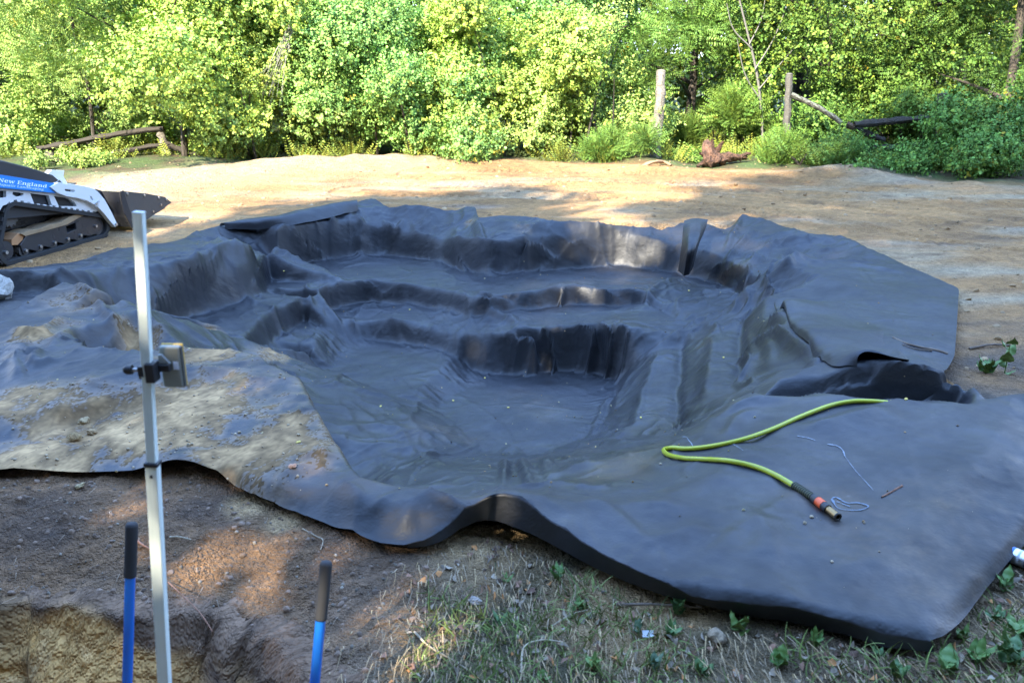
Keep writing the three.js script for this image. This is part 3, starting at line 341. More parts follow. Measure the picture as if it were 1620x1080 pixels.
{
  const id = new Int32Array(NX * NZ).fill(-1), pos = [], idx = [];
  const vert = (k) => { if (id[k] < 0) { id[k] = pos.length / 3; const i = k % NX, j = (k - i) / NX; pos.push(GX0 + i * CELL, H1[k], GZ0 + j * CELL); } return id[k]; };
  const cutv = new Map(), cross = (a, b) => { const q = a < b ? a * 4 + (b - a === 1 ? 0 : b - a === NX ? 1 : 2) : b * 4 + (a - b === 1 ? 0 : a - b === NX ? 1 : 2); if (cutv.has(q)) return cutv.get(q); const t = SD[a] / (SD[a] - SD[b]), ai = a % NX, aj = (a - ai) / NX, bi = b % NX, bj = (b - bi) / NX, n = pos.length / 3; pos.push(GX0 + lerp(ai, bi, t) * CELL, lerp(H1[a], H1[b], t), GZ0 + lerp(aj, bj, t) * CELL); cutv.set(q, n); return n; };
  const tri = (a, b, c) => { const ks = [a, b, c], ins = ks.map((k) => SD[k] > 0), n = ins.filter(Boolean).length; if (!n) return; if (n === 3) { idx.push(vert(a), vert(b), vert(c)); return; } const out = []; for (let e = 0; e < 3; e++) { const p = ks[e], q = ks[(e + 1) % 3]; if (SD[p] > 0) out.push(vert(p)); if ((SD[p] > 0) !== (SD[q] > 0)) out.push(cross(p, q)); } for (let e = 1; e < out.length - 1; e++) idx.push(out[0], out[e], out[e + 1]); };
  for (let j = 0; j < NZ - 1; j++) for (let i = 0; i < NX - 1; i++) { const k = j * NX + i; tri(k, k + NX, k + 1); tri(k + 1, k + NX, k + NX + 1); }
  const n = pos.length / 3, col = new Float32Array(n * 3), uv = new Float32Array(n * 2), dusty = new Float32Array(n);
  for (let i = 0; i < n; i++) { const x = pos[i * 3], y = pos[i * 3 + 1], z = pos[i * 3 + 2]; col.set(sheetColor(x, y, z), i * 3); dusty[i] = dustHere + 0.12 * vnoise(x * 50, z * 50); uv[i * 2] = x; uv[i * 2 + 1] = z - y * 0.9; }
  const g = new THREE.BufferGeometry(); g.setAttribute('position', new THREE.BufferAttribute(new Float32Array(pos), 3)); g.setAttribute('color', new THREE.BufferAttribute(col, 3)); g.setAttribute('uv', new THREE.BufferAttribute(uv, 2)); 
  const bare = [], sandy = []; for (let i = 0; i < idx.length; i += 3) (dusty[idx[i]] + dusty[idx[i + 1]] + dusty[idx[i + 2]] > 0.5 + 0.7 * hash2(idx[i], i) ? sandy : bare).push(idx[i], idx[i + 1], idx[i + 2]);
  g.setIndex(new THREE.BufferAttribute((() => { const a = new Uint32Array(bare.length + sandy.length); a.set(bare); a.set(sandy, bare.length); return a; })(), 1)); g.computeVertexNormals();
  g.addGroup(0, bare.length, 0); g.addGroup(bare.length, sandy.length, 1);
  mesh('rubber_sheet', g, [rubber, sandyRubber], liner);
}

{ // the hanging border: from the crest it turns over, falls and tucks in under itself
  const onOutline = (p) => { let d = 9, r = p; for (let i = 0; i < outline.length; i++) { const a = outline[i], b = outline[(i + 1) % outline.length], e = segDist(p[0], p[1], a[0], a[1], b[0], b[1]); if (e[0] < d) { d = e[0]; const x = lerp(a[0], b[0], e[1]), z = lerp(a[1], b[1], e[1]); r = [x, z, sheetY(x, z)]; } } return r; };
  const top = dense(HANG.map(([u, v, y]) => { const p = at(u, v, y); return [p.x, p.z, y]; }), 0.03), lowRaw = dense(HANG.map(([u, , , v, y]) => { const p = at(u, v, y); return [p.x, p.z, y]; }), 0.03), n = top.length, R = 9, pos = [], col = [], uv = [], idx = [];
  for (let i = 0; i < n; i++) {
    const a = onOutline(top[i]), f = i / (n - 1) * (lowRaw.length - 1), f0 = Math.floor(f), f1 = Math.min(lowRaw.length - 1, f0 + 1), b = [0, 1, 2].map((q) => lerp(lowRaw[f0][q], lowRaw[f1][q], f - f0)), p0 = top[Math.max(0, i - 2)], p1 = top[Math.min(n - 1, i + 2)];
    let tx = p1[0] - p0[0], tz = p1[1] - p0[1]; const l = Math.hypot(tx, tz); tx /= l; tz /= l; const ox = -tz * -1, oz = tx * -1, out = oz > 0 ? 1 : -1, drop = Math.max(0.002, a[2] - b[2]), bulge = Math.min(0.012, drop * 0.15), wv = 0.006 * fbm(i * 0.05, 3, 2);
    { const x = a[0] - ox * out * 0.02, z = a[1] - oz * out * 0.02, y = sheetY(x, z) - 0.002; pos.push(x, y, z); col.push(...sheetColor(x, y, z)); uv.push(x, z - y); }
    for (let k = 1; k <= R; k++) { const t = (k - 1) / (R - 1), lean = wv * t - t * Math.min(0.05, drop * 0.55), x = lerp(a[0], b[0], t) + ox * out * lean, z = lerp(a[1], b[1], t) + oz * out * lean, y = a[2] - 0.0006 - drop * t; pos.push(x, y, z); col.push(...sheetColor(x, y, z)); uv.push(x, z - y); }
    if (i) for (let k = 0; k < R; k++) { const q = i * (R + 1) + k, p = q - R - 1; idx.push(p, q, p + 1, q, q + 1, p + 1); }
  }
  const g = new THREE.BufferGeometry(); g.setAttribute('position', new THREE.Float32BufferAttribute(pos, 3)); g.setAttribute('color', new THREE.Float32BufferAttribute(col, 3)); g.setAttribute('uv', new THREE.Float32BufferAttribute(uv, 2)); g.setIndex(idx); g.computeVertexNormals();
  mesh('hanging_edge', g, rubber, liner);
}

// ---------------------------------------------------------------- tall trees out of view behind the photographer, placed to shade the pond
function leafGeo(w, l, fold = 0.25) { // one folded leaf in the xy plane, stalk at the origin, tip towards +y
  const p = [0, 0, 0, -w, l * 0.42, fold * w, 0, l * 0.45, 0, w, l * 0.42, fold * w, 0, l, -0.12 * l, -w * 0.62, l * 0.76, fold * w * 0.5, w * 0.62, l * 0.76, fold * w * 0.5];
  return { p, i: [0, 2, 1, 0, 3, 2, 1, 2, 5, 5, 2, 4, 2, 3, 6, 2, 6, 4] };
}
function sprigGeo(seed, n, L, lw, ll, kind = 'broad') { // a twig with its leaves, growing along +y
  const r = RNG(seed), pos = [], col = [], idx = [], m = new THREE.Matrix4(), q = new THREE.Quaternion(), e = new THREE.Euler(), v = V(0, 0, 0), leaf = leafGeo(lw, ll, 0.35);
  const addLeaf = (o, rx, ry, rz, s, tone) => { e.set(rx, ry, rz, 'YXZ'); q.setFromEuler(e); m.compose(o, q, V(s, s, s)); const b = pos.length / 3; for (let k = 0; k < leaf.p.length; k += 3) { v.set(leaf.p[k], leaf.p[k + 1], leaf.p[k + 2]).applyMatrix4(m); pos.push(v.x, v.y, v.z); col.push(...tone); } idx.push(...leaf.i.map((k) => k + b)); };
  for (let i = 0; i < n; i++) {
    const t = (i + 0.5) / n, o = V((r() - .5) * .22 * L, L * (t - 0.3), (r() - .5) * .22 * L), g = 0.75 + 0.5 * r(), tone = [g * (0.9 + 0.3 * r()), g, g * (0.7 + 0.5 * r())];
    if (kind === 'fern') { const side = i % 2 ? 1 : -1; o.set(side * L * 0.04, L * (t - 0.4), 0); addLeaf(o, 0.3 * (r() - .5), 0, side * -1.25 + 0.2 * (r() - .5), 0.8 + 0.3 * r() - 0.5 * Math.abs(t - .4), tone); }
    else if (kind === 'needle') addLeaf(o, 0.5 + 0.9 * r(), r() * 6.283, 0, 0.7 + 0.6 * r(), tone);
    else addLeaf(o, 0.7 + 1.1 * r(), i * 2.4 + r(), (r() - .5) * .8, 0.65 + 0.7 * r(), tone);
  }
  const g = new THREE.BufferGeometry(); g.setAttribute('position', new THREE.Float32BufferAttribute(pos, 3)); g.setAttribute('color', new THREE.Float32BufferAttribute(col, 3)); g.setIndex(idx); g.computeVertexNormals(); return g;
}
const leafMat = (r, g, b) => new THREE.MeshPhysicalMaterial({ color: lin(r, g, b), vertexColors: true, roughness: 0.6, side: THREE.DoubleSide, specularIntensity: 0.4 });
const bark = noiseTex(512, [[8, 1], [32, 1], [96, .8]], (s, v) => { const m = clamp(.5 + (s - .5) * 2.4); return [0.45 + .6 * m, .45 + .58 * m, .45 + .55 * m]; }, true, 3, 1, 0.4);
const barkMat = (r, g, b) => new THREE.MeshStandardMaterial({ color: lin(r, g, b), roughness: 0.95, map: bark, bumpMap: bark, bumpScale: 0.015 });
const SPRIG = { broad: [11, 12, 13].map((s) => sprigGeo(s, 11, 0.42, 0.03, 0.075)), round: [21, 22].map((s) => sprigGeo(s, 12, 0.4, 0.036, 0.065)), fern: [31, 32].map((s) => sprigGeo(s, 16, 0.5, 0.02, 0.11, 'fern')), needle: [41, 42].map((s) => sprigGeo(s, 34, 0.34, 0.006, 0.15, 'needle')), coarse: [51, 52].map((s) => sprigGeo(s, 12, 1.1, 0.11, 0.24)) };
// blobs: [x, y, z, rx, ry, rz] in metres; sprigs sit through the outer part of each blob and lean outwards
function crown(parent, kind, mat, blobs, count, seed, o = {}) {
  const r = RNG(seed), geos = SPRIG[kind], tot = blobs.reduce((s, b) => s + b[3] * b[4] + b[4] * b[5] + b[3] * b[5], 0), m = new THREE.Matrix4(), q = new THREE.Quaternion(), up = V(0, 1, 0), d = V(0, 0, 0), tw = new THREE.Quaternion(), c = new THREE.Color(), lists = geos.map(() => []);
  for (const b of blobs) { const n = Math.round(count * (b[3] * b[4] + b[4] * b[5] + b[3] * b[5]) / tot), tone = 0.8 + 0.4 * r(); for (let i = 0; i < n; i++) {
    const a = r() * 6.283, h = r() * 2 - 1, s = Math.sqrt(1 - h * h), f = Math.pow(r(), o.fill ?? 0.45); d.set(s * Math.cos(a), h, s * Math.sin(a));
    const x = b[0] + d.x * b[3] * f, y = b[1] + d.y * b[4] * f, z = b[2] + d.z * b[5] * f; if (y < 0.03) continue;
    if (fbm(x * 1.1 + seed, (z + y) * 1.3 + seed * 3, 3) < (o.gap ?? -0.25)) continue;
    d.y = d.y * 0.6 + (o.lift ?? 0.35); d.x += (r() - .5) * .9; d.y += (r() - .5) * .9; d.z += (r() - .5) * .9; d.normalize(); if (o.flat) { d.y *= o.flat; d.normalize(); }
    q.setFromUnitVectors(up, d).multiply(tw.setFromAxisAngle(up, r() * 6.283)); const k = (o.size ?? 1) * (0.7 + 0.6 * r()); m.compose(V(x, y, z), q, V(k, k, k));
    const t = tone * (0.75 + 0.5 * r()), yl = (o.yellow ?? 0.1) * r(); c.setRGB(t * (1 + yl * 1.5), t, t * (1 - yl)); if (r() < (o.dry ?? 0.002)) c.setRGB(2.2, 1.0, 0.6); lists[Math.floor(r() * geos.length)].push([m.clone(), c.clone()]); } }
  lists.forEach((l, k) => { if (!l.length) return; const im = shade(new THREE.InstancedMesh(geos[k], mat, l.length)); im.name = 'crown'; im.userData.kind = 'stuff'; l.forEach(([mm, cc], i) => { im.setMatrixAt(i, mm); im.setColorAt(i, cc); }); parent.add(im); });
}
const darkLeaf = leafMat(0.07, 0.11, 0.025), greyBark = barkMat(0.11, 0.09, 0.07), brownBark = barkMat(0.09, 0.06, 0.04);
[[-9.5, 3.5, 13, 3.2], [-5.2, 6.0, 19, 3.8], [-0.6, 5.0, 19, 3.6], [3.6, 6.8, 14, 3.7], [-12.5, 8.5, 16, 3.6], [-3.0, 10.5, 16, 4.0], [7.8, 5.0, 14, 3.2]].forEach(([x, z, h, w], i) => {
  const t = thing('shade_tree', ['tall tree behind the photographer, far left', 'tall tree left of the photographer', 'tall tree just behind the photographer', 'tall tree right of the photographer', 'tall tree at the outer left of the back row', 'tall tree in the back row behind the photographer', 'tall tree at the outer right behind the photographer'][i], 'tree', [x, 0, z]);
  mesh('trunk', taperTube([V(0, -.2, 0), V(.1, h * .4, 0), V(0, h * .9, .1)], .26, .08, 12, 9, i), greyBark, t);
  const r = RNG(90 + i), bl = []; for (let k = 0; k < 16; k++) { const a = r() * 6.283, y = lerp(0.3, 0.97, (k + .5) / 16), e = Math.sin(Math.min(1, (1 - y) * 1.7 + .12) * 1.57) * w; bl.push([Math.cos(a) * e * .62, h * y, Math.sin(a) * e * .62, 1.5, 1.05, 1.5]); }
  crown(t, 'coarse', darkLeaf, bl, 1750, 70 + i, { gap: -0.32 });
});

{ const wood = tag(new THREE.Group(), 'dense thicket out of view behind the photographer, added to darken the liner walls', 'added_thicket', null, 'stuff'); wood.name = 'added_thicket'; scene.add(wood);  // added out of view to darken the liner walls facing the camera
  const r = RNG(400), bl = []; for (let i = 0; i < 90; i++) { const a = lerp(-.35, 3.5, (i % 45 + r()) / 45), d = 10 + 2.5 * r(); bl.push([Math.cos(a) * d * 1.15, (i < 45 ? 1.1 : 3.4) + r(), -2 + Math.sin(a) * d, 1.8, 1.4, 1.5]); }
  crown(wood, 'coarse', darkLeaf, bl, 5200, 401, { gap: -.6 }); }

// ---------------------------------------------------------------- vegetation behind the field
const leafBright = leafMat(0.28, 0.43, 0.115), leafMidShaded = leafMat(0.115, 0.225, 0.045), leafDeep = leafMat(0.12, 0.24, 0.05), leafLime = leafMat(0.285, 0.43, 0.09), leafCool = leafMat(0.18, 0.36, 0.1), leafPine = leafMat(0.16, 0.26, 0.10);  // darker greens also carry shade at the right; brighter ones replace light through leaves
const far = (u, z, y = 0) => { const d = ray(u, 250), t = z / d[2]; return V(d[0] * t, y, z); };   // a place on the ground at depth z in the direction of column u
function stems(t, n, h, w, mat, seed, r0 = 0.025) { const r = RNG(seed); for (let i = 0; i < n; i++) { const a = r() * 6.283, x = (r() - .5) * w * .5, z = (r() - .5) * w * .3, hh = h * (.5 + .5 * r()), gx = Math.cos(a) * w * .4 * r(), gz = Math.sin(a) * w * .25; mesh('stem', (taperTube([V(x, -.05, z), V(x + gx * .3, hh * .4, z + gz * .4), V(x + gx, hh, z + gz)], r0 * (.6 + .8 * r()), 0.006, 7, 5, seed + i)), mat, t); } }
function bush(name, label, cat, group, u, z, h, w, n, kind, mat, seed, o = {}) {
  const t = thing(name, label, cat, far(u, z), 0, group), r = RNG(seed * 17 + 1), bl = [];
  for (let i = 0, m = o.blobs ?? Math.round(6 + w * h * 1.6); i < m; i++) { const y = h * (0.14 + 0.76 * ((i + .5) / m)), e = w * 0.5 * (0.45 + 0.65 * Math.sin(Math.min(1, 0.25 + (1 - y / h) * 1.1) * 1.57)); const k = (0.3 + 0.28 * r()) * Math.min(1.25, Math.min(.55, .15 + h) + h * 0.2); bl.push([(r() * 2 - 1) * e, y, (r() * 2 - 1) * e * 0.7, k * 1.15, k * 0.85, k]); }
  stems(t, o.stems ?? 5, h * 0.85, w, o.stemMat ?? greyBark, seed + 5);
  crown(t, kind, mat, bl, Math.round(n * 1.9), seed, { gap: -0.24, ...o, size: (o.size ?? .8) * .68, yellow: (o.yellow ?? .1) * .6 });
  return t;
}
function tree(name, label, u, z, h, w, y0, n, kind, mat, seed, o = {}) {
  const t = thing(name, label, 'tree', far(u, z), 0, o.group), r = RNG(seed * 31 + 7), bl = [], lean = o.lean ?? 0;
  mesh('trunk', taperTube([V(0, -.1, 0), V(lean * .25 + .05, h * .3, 0), V(lean * .6 - .06, h * .62, .05), V(lean, h * .95, 0)], o.r ?? 0.09, 0.02, 12, 8, seed), o.bark ?? greyBark, t);
  for (let i = 0; i < (o.limbs ?? 7); i++) { const a = r() * 6.283, y = lerp(y0 * .7, h * .85, r()), f = y / h, L = w * .45 * (0.5 + .5 * r()); mesh('limb', taperTube([V(lean * f, y, 0), V(lean * f + Math.cos(a) * L * .5, y + .2 * L, Math.sin(a) * L * .5), V(lean * f + Math.cos(a) * L, y + (o.rise ?? .35) * L, Math.sin(a) * L)], (o.r ?? .09) * .4, .008, 7, 5, seed + i), o.bark ?? greyBark, t); }
  for (let i = 0, m = o.blobs ?? 16; i < m; i++) { const y = lerp(y0, h, (i + .5) / m), a = r() * 6.283, e = w * .5 * Math.sin(Math.min(1, .35 + (1 - (y - y0) / (h - y0)) * 1.0) * 1.57) * Math.sqrt(r()), k = 0.5 + 0.35 * r(); bl.push([lean * y / h + Math.cos(a) * e, y, Math.sin(a) * e, k * 1.15, k * (o.squash ?? .75), k * 1.1]); }
  crown(t, kind, mat, bl, Math.round(n * 1.85), seed, { gap: -0.24, ...o, size: (o.size ?? .9) * .7, yellow: (o.yellow ?? .1) * .6 });
  return t;
}
// front row of bushes along the edge of the field, from left to right
const BG = 'bushes along the far edge of the field';
bush('weed_clump', 'low green weeds in front of the left rail fence, behind the loader', 'weeds', null, 60, -14.1, 0.12, 2.6, 260, 'broad', leafBright, 101, { size: .6, lift: .9, yellow: .2 });
bush('weed_clump', 'low bright weeds at the bank right of the loader bucket', 'weeds', null, 215, -14.3, 0.1, 2.0, 240, 'broad', leafBright, 102, { size: .6, lift: .9, yellow: .2 });
tree('young_tree', 'slim young tree with a forked trunk standing behind the left rail fence', 292, -14.6, 4.4, 3.9, 1.3, 3000, 'round', leafLime, 103, { r: .055, blobs: 26, rise: .5, yellow: .15, size: .85 });
tree('young_tree', 'thin sapling left of the forked young tree, above the loader', 150, -14.9, 4.0, 3.0, 1.35, 2300, 'fern', leafBright, 104, { r: .035, blobs: 22, yellow: .1, size: .8 });
bush('leafy_bush', 'bright bush right of the left rail fence, at the foot of the young tree', 'bush', BG, 385, -14.7, 1.5, 1.6, 1500, 'broad', leafLime, 105, { yellow: .25 });
bush('leafy_bush', 'tall pale bush with arching twigs right of the young tree', 'bush', BG, 470, -15.2, 3.6, 2.4, 3400, 'round', leafBright, 106, { yellow: .12 });
bush('leafy_bush', 'dense round bush with a dark hollow at its foot, left of the middle', 'bush', BG, 560, -15.0, 2.7, 1.9, 2600, 'broad', leafCool, 107, { yellow: .2 });
bush('leafy_bush', 'low bush in the middle with brown twigs showing near the sand', 'bush', BG, 665, -14.8, 1.5, 1.9, 1900, 'broad', leafCool, 108, { yellow: .2, dry: .02 });
bush('leafy_bush', 'broad bright bush that bulges highest left of the weathered post', 'bush', BG, 800, -15.3, 2.6, 2.7, 3600, 'round', leafLime, 109, { yellow: .2 });
bush('leafy_bush', 'bright bush whose crown reaches the weathered post on its right', 'bush', BG, 925, -15.1, 2.4, 1.8, 2800, 'broad', leafBright, 110, { yellow: .2 });
bush('leafy_bush', 'small dark green bush at the foot of the weathered post', 'bush', BG, 985, -14.4, 0.5, 0.8, 480, 'fern', leafMidShaded, 111, { size: .6 });
bush('weed_clump', 'low weeds round the uprooted stump', 'weeds', null, 1130, -14.4, 0.12, 2.0, 200, 'broad', leafMidShaded, 112, { size: .5, lift: .9, yellow: .3 });
bush('leafy_bush', 'grassy bush in front of the lichen covered fallen rail', 'bush', BG, 1275, -13.4, 0.5, 1.2, 600, 'fern', leafMidShaded, 113, { size: .7, lift: .9, yellow: .2 });
bush('leafy_bush', 'deep green bush under the right rail fence', 'bush', BG, 1420, -13.0, 0.32, 1.5, 600, 'broad', leafDeep, 114, { size: .7 });
bush('leafy_bush', 'dark shaded bush at the right end of the field edge', 'bush', BG, 1560, -12.6, 0.9, 1.7, 1300, 'broad', leafDeep, 115, { size: .75, dry: .03 });
bush('leafy_bush', 'low sunlit bush seen between the rails of the left fence', 'bush', BG, 140, -15.9, 0.75, 3.0, 1500, 'broad', leafBright, 141, {});
bush('leafy_bush', 'low sunlit bush behind the left rail fence, above the blue sticker', 'bush', BG, -10, -15.9, 1.0, 2.6, 1500, 'broad', leafBright, 142, {});
bush('leafy_bush', 'shady bush filling the gap under the vine covered tree', 'bush', BG, 1330, -15.2, 1.3, 1.8, 1500, 'broad', leafMidShaded, 143, {});
bush('leafy_bush', 'shady bush behind the rails of the right fence', 'bush', BG, 1425, -14.9, 1.25, 1.8, 1500, 'broad', leafMidShaded, 144, { yellow: .3 });
bush('leafy_bush', 'bush between the weathered post and the bare sapling', 'bush', BG, 1140, -15.6, 1.1, 1.8, 1400, 'fern', leafMidShaded, 145, { yellow: .3 });
// trees behind
const TG = null;
tree('pine_tree', 'pale layered pine at the far left', 15, -18.5, 5.6, 4.4, 0.8, 2600, 'needle', leafPine, 121, { flat: .35, squash: .35, blobs: 26, size: 1.3, lift: .1, bark: brownBark });
tree('leafy_tree', 'broad tree behind the young tree at the left', 235, -19.5, 5.4, 5, 1.7, 3000, 'broad', leafCool, 122, { blobs: 24, size: 1.1 });
tree('pine_tree', 'blue green pine behind the pale bush', 415, -18.5, 5.6, 3.6, 1.6, 2200, 'needle', leafPine, 123, { flat: .35, squash: .4, blobs: 22, size: 1.3, bark: brownBark });
tree('leafy_tree', 'bright tree behind the bushes left of the middle', 570, -17.6, 5.2, 4.2, .8, 3400, 'round', leafCool, 124, { blobs: 26, size: 1.05, gap: -.2 });
tree('leafy_tree', 'shaded tree behind the dark gap in the middle', 705, -18.6, 5.6, 4.2, .7, 2600, 'broad', leafDeep, 125, { blobs: 22, size: 1.1 });
tree('leafy_tree', 'bright tree behind the broad bush right of the middle', 880, -17.4, 5.2, 4.2, .8, 3400, 'broad', leafCool, 126, { blobs: 26, size: 1.0, gap: -.2 });
tree('leafy_tree', 'dark fine leaved tree right behind the weathered post', 1085, -16.6, 5.2, 3.2, .7, 2400, 'fern', leafMidShaded, 127, { blobs: 20, size: .75, gap: -.2 });
tree('leafy_tree', 'tree with bare grey branches left of the lichened post', 1180, -17.2, 5.6, 3.4, 1.3, 2000, 'broad', leafMidShaded, 128, { blobs: 18, limbs: 14, r: .12, gap: -.12 });
tree('leafy_tree', 'vine covered tree over the lichened post', 1290, -15.8, 5, 3.0, 1.2, 2800, 'broad', leafMidShaded, 129, { blobs: 24, yellow: .35, gap: -.2, dry: .02 });
tree('leafy_tree', 'tree with thick dark trunk leaning at the top right of the middle', 1265, -18.6, 6.2, 4.6, 2.2, 2000, 'broad', leafMidShaded, 130, { blobs: 18, r: .2, lean: -.9, bark: barkMat(.05, .042, .035) });
tree('leafy_tree', 'shady tree behind the right rail fence', 1440, -15.4, 5, 3.2, 1.15, 2800, 'broad', leafMidShaded, 131, { blobs: 24, yellow: .25, gap: -.2, dry: .02 });
tree('leafy_tree', 'fine leaved tree that hangs over the right fence post', 1575, -13.9, 5, 2.6, 1.2, 2800, 'fern', leafMidShaded, 132, { blobs: 24, size: .62, gap: -.25, lift: .1 });
tree('leafy_tree', 'yellowing tree in the top right corner', 1500, -19, 6, 5, 1.6, 2800, 'round', leafLime, 133, { blobs: 22, yellow: .6, size: 1.1 });
tree('leafy_tree', 'dark tree at the right border of the wood', 1720, -14.2, 5, 3.6, .6, 2600, 'broad', leafDeep, 134, { blobs: 22 });
tree('leafy_tree', 'bright tree at the left border beside the pine', -110, -15.6, 5, 3.6, .5, 2600, 'broad', leafBright, 135, { blobs: 22 });
{ // the wood behind, one mass
  const wood = tag(new THREE.Group(), 'mass of green trees filling the background behind the field', 'woodland', null, 'stuff'); wood.name = 'woodland'; scene.add(wood);
  const r = RNG(200), bl = []; for (let i = 0; i < 200; i++) { const x = -19 + 38 * ((i % 50) + r()) / 50, row = Math.floor(i / 50); bl.push([x, [.5, 1.2, 2.8, 4.2][row] + r() * 1.0, -21 - row * 1.2 - r() * 3, 1.9, 1.4, 1.2]); }
  crown(wood, 'coarse', leafMat(0.1, 0.17, 0.035), bl, 13000, 201, { gap: -.5, size: .55, yellow: .2 });
}
{ // grass and low herbs on the floor behind the field
  const g = tag(new THREE.Group(), 'low grass and herbs along the far edge of the field', 'grass', null, 'stuff'); g.name = 'edge_grass'; scene.add(g);
  const r = RNG(210), bl = []; for (let i = 0; i < 400; i++) { const u = -150 + 1950 * r(), z0 = lerp(-14.3, -12.6, sstep(1050, 1500, u)), z = z0 - Math.pow(r(), 1.3) * 7, p = far(u, z); bl.push([p.x, .1, p.z, .4, .16, .35]); }
  crown(g, 'fern', leafMat(0.16, 0.24, 0.05), bl, 8000, 211, { gap: -.4, size: .55, lift: 1.2, fill: .8, yellow: .25 });
}
// ---------------------------------------------------------------- fences, posts, stump
const weathered = std(1, 1, 1, 0.92, { map: noiseTex(512, [[6, .5], [40, 1], [120, 1]], (s, v) => { const m = clamp(.5 + (s - .5) * 2.2); return [lerp(.13, .33, m), lerp(.11, .29, m), lerp(.085, .23, m)]; }, true, 4, 1, 0.12), bumpMap: bark, bumpScale: .012 });
const darkWood = std(.055, .045, .034, .95, { bumpMap: bark, bumpScale: .012 }), lichen = std(1, 1, 1, .95, { map: noiseTex(256, [[7, 1], [20, 1]], (s) => s > .52 ? [.16, .17, .13] : [.05, .043, .034], true, 3) });
function roughPost(pts, r0, r1, seed, rad = 8) { const g = taperTube(pts, r0, r1, 14, rad, seed, .22), b = pts[pts.length - 1], a = pts[0], caps = [[b, r1], [a, r0]].map(([p, r]) => { const s = new THREE.IcosahedronGeometry(r * 0.93, 1); s.scale(1, .35, 1); s.translate(p.x, p.y, p.z); s.setIndex([...Array(s.attributes.position.count).keys()]); return s; }); const gg = mergeGeometries([g, ...caps.map((c) => { c.setAttribute('uv', new THREE.Float32BufferAttribute(new Float32Array(c.attributes.position.count * 2), 2)); return c; })]); return gg; }
{
  const b = atZ(1037, 240, -14.6), p = atZ(1046, 112, -14.7), t = thing('weathered_post', 'pale split weathered post standing alone right of the bright bushes', 'post', [b.x, 0, b.z]);
  mesh('post', roughPost([V(0, -.2, 0), V((p.x - b.x) * .3, p.y * .35, 0), V((p.x - b.x) * .75, p.y * .7, .01), V(p.x - b.x, p.y, p.z - b.z)], .095, .075, 5), weathered, t);
}
{ // left split rail fence
  const o = atZ(270, 262, -14.75), t = thing('split_rail_fence', 'old grey split rail fence half hidden in weeds behind the loader', 'fence', [o.x, 0, o.z]), L = (u, v, z) => { const p = atZ(u, v, z); return p.sub(V(o.x, 0, o.z)); };
  const post = (a, b, r, s) => mesh('post', roughPost([a, a.clone().lerp(b, .5).add(V(.01, 0, 0)), b], r, r * .85, s), weathered, t);
  post(L(274, 268, -14.75), L(251, 203, -14.75), .085, 1); post(L(94, 280, -14.8), L(76, 240, -14.8), .085, 2); post(L(385, 280, -14.65), L(366, 236, -14.65), .08, 3);
  const rail = (pts, r, s) => mesh('rail', taperTube(pts, r, r * .8, 14, 7, s, .25), darkWood, t);
  rail([L(60, 236, -14.75), L(130, 223, -14.75), L(195, 211, -14.7), L(258, 203, -14.7)], .055, 11); rail([L(80, 262, -14.75), L(140, 250, -14.75), L(200, 238, -14.7), L(262, 228, -14.7)], .05, 12); rail([L(258, 226, -14.65), L(300, 242, -14.65), L(340, 252, -14.6), L(376, 252, -14.6)], .05, 13);
}
{ // right fence
  const o = atZ(1488, 255, -13.6), t = thing('broken_rail_fence', 'broken rail fence sunk in the bushes at the right, with two posts', 'fence', [o.x, 0, o.z]), L = (u, v, z) => atZ(u, v, z).sub(V(o.x, 0, o.z));
  mesh('post', roughPost([L(1486, 262, -13.6), L(1490, 205, -13.6), L(1494, 150, -13.6)], .11, .1, 4), darkWood, t);
  tag(mesh('post', roughPost([L(1243, 245, -14.4), L(1246, 180, -14.4), L(1249, 117, -14.4)], .062, .056, 6), std(.13,.12,.1,.95,{bumpMap:bark,bumpScale:.012}), t), 'grey post half hidden in leaves');
  const rail = (pts, r, s, m = darkWood) => mesh('rail', taperTube(pts, r, r * .85, 14, 7, s, .25), m, t);
  rail([L(1352, 197, -13.7), L(1400, 193, -13.7), L(1450, 188, -13.6), L(1486, 187, -13.6)], .055, 21); rail([L(1345, 232, -13.6), L(1400, 234, -13.6), L(1445, 231, -13.5), L(1482, 234, -13.5)], .055, 22);
  tag(rail([L(1252, 150, -14.2), L(1285, 165, -14.1), L(1312, 180, -14), L(1332, 194, -13.9)], .042, 23, lichen), 'fallen rail spotted with white lichen'); rail([L(1340, 196, -13.9), L(1370, 210, -13.8), L(1400, 222, -13.7)], .05, 24);
}
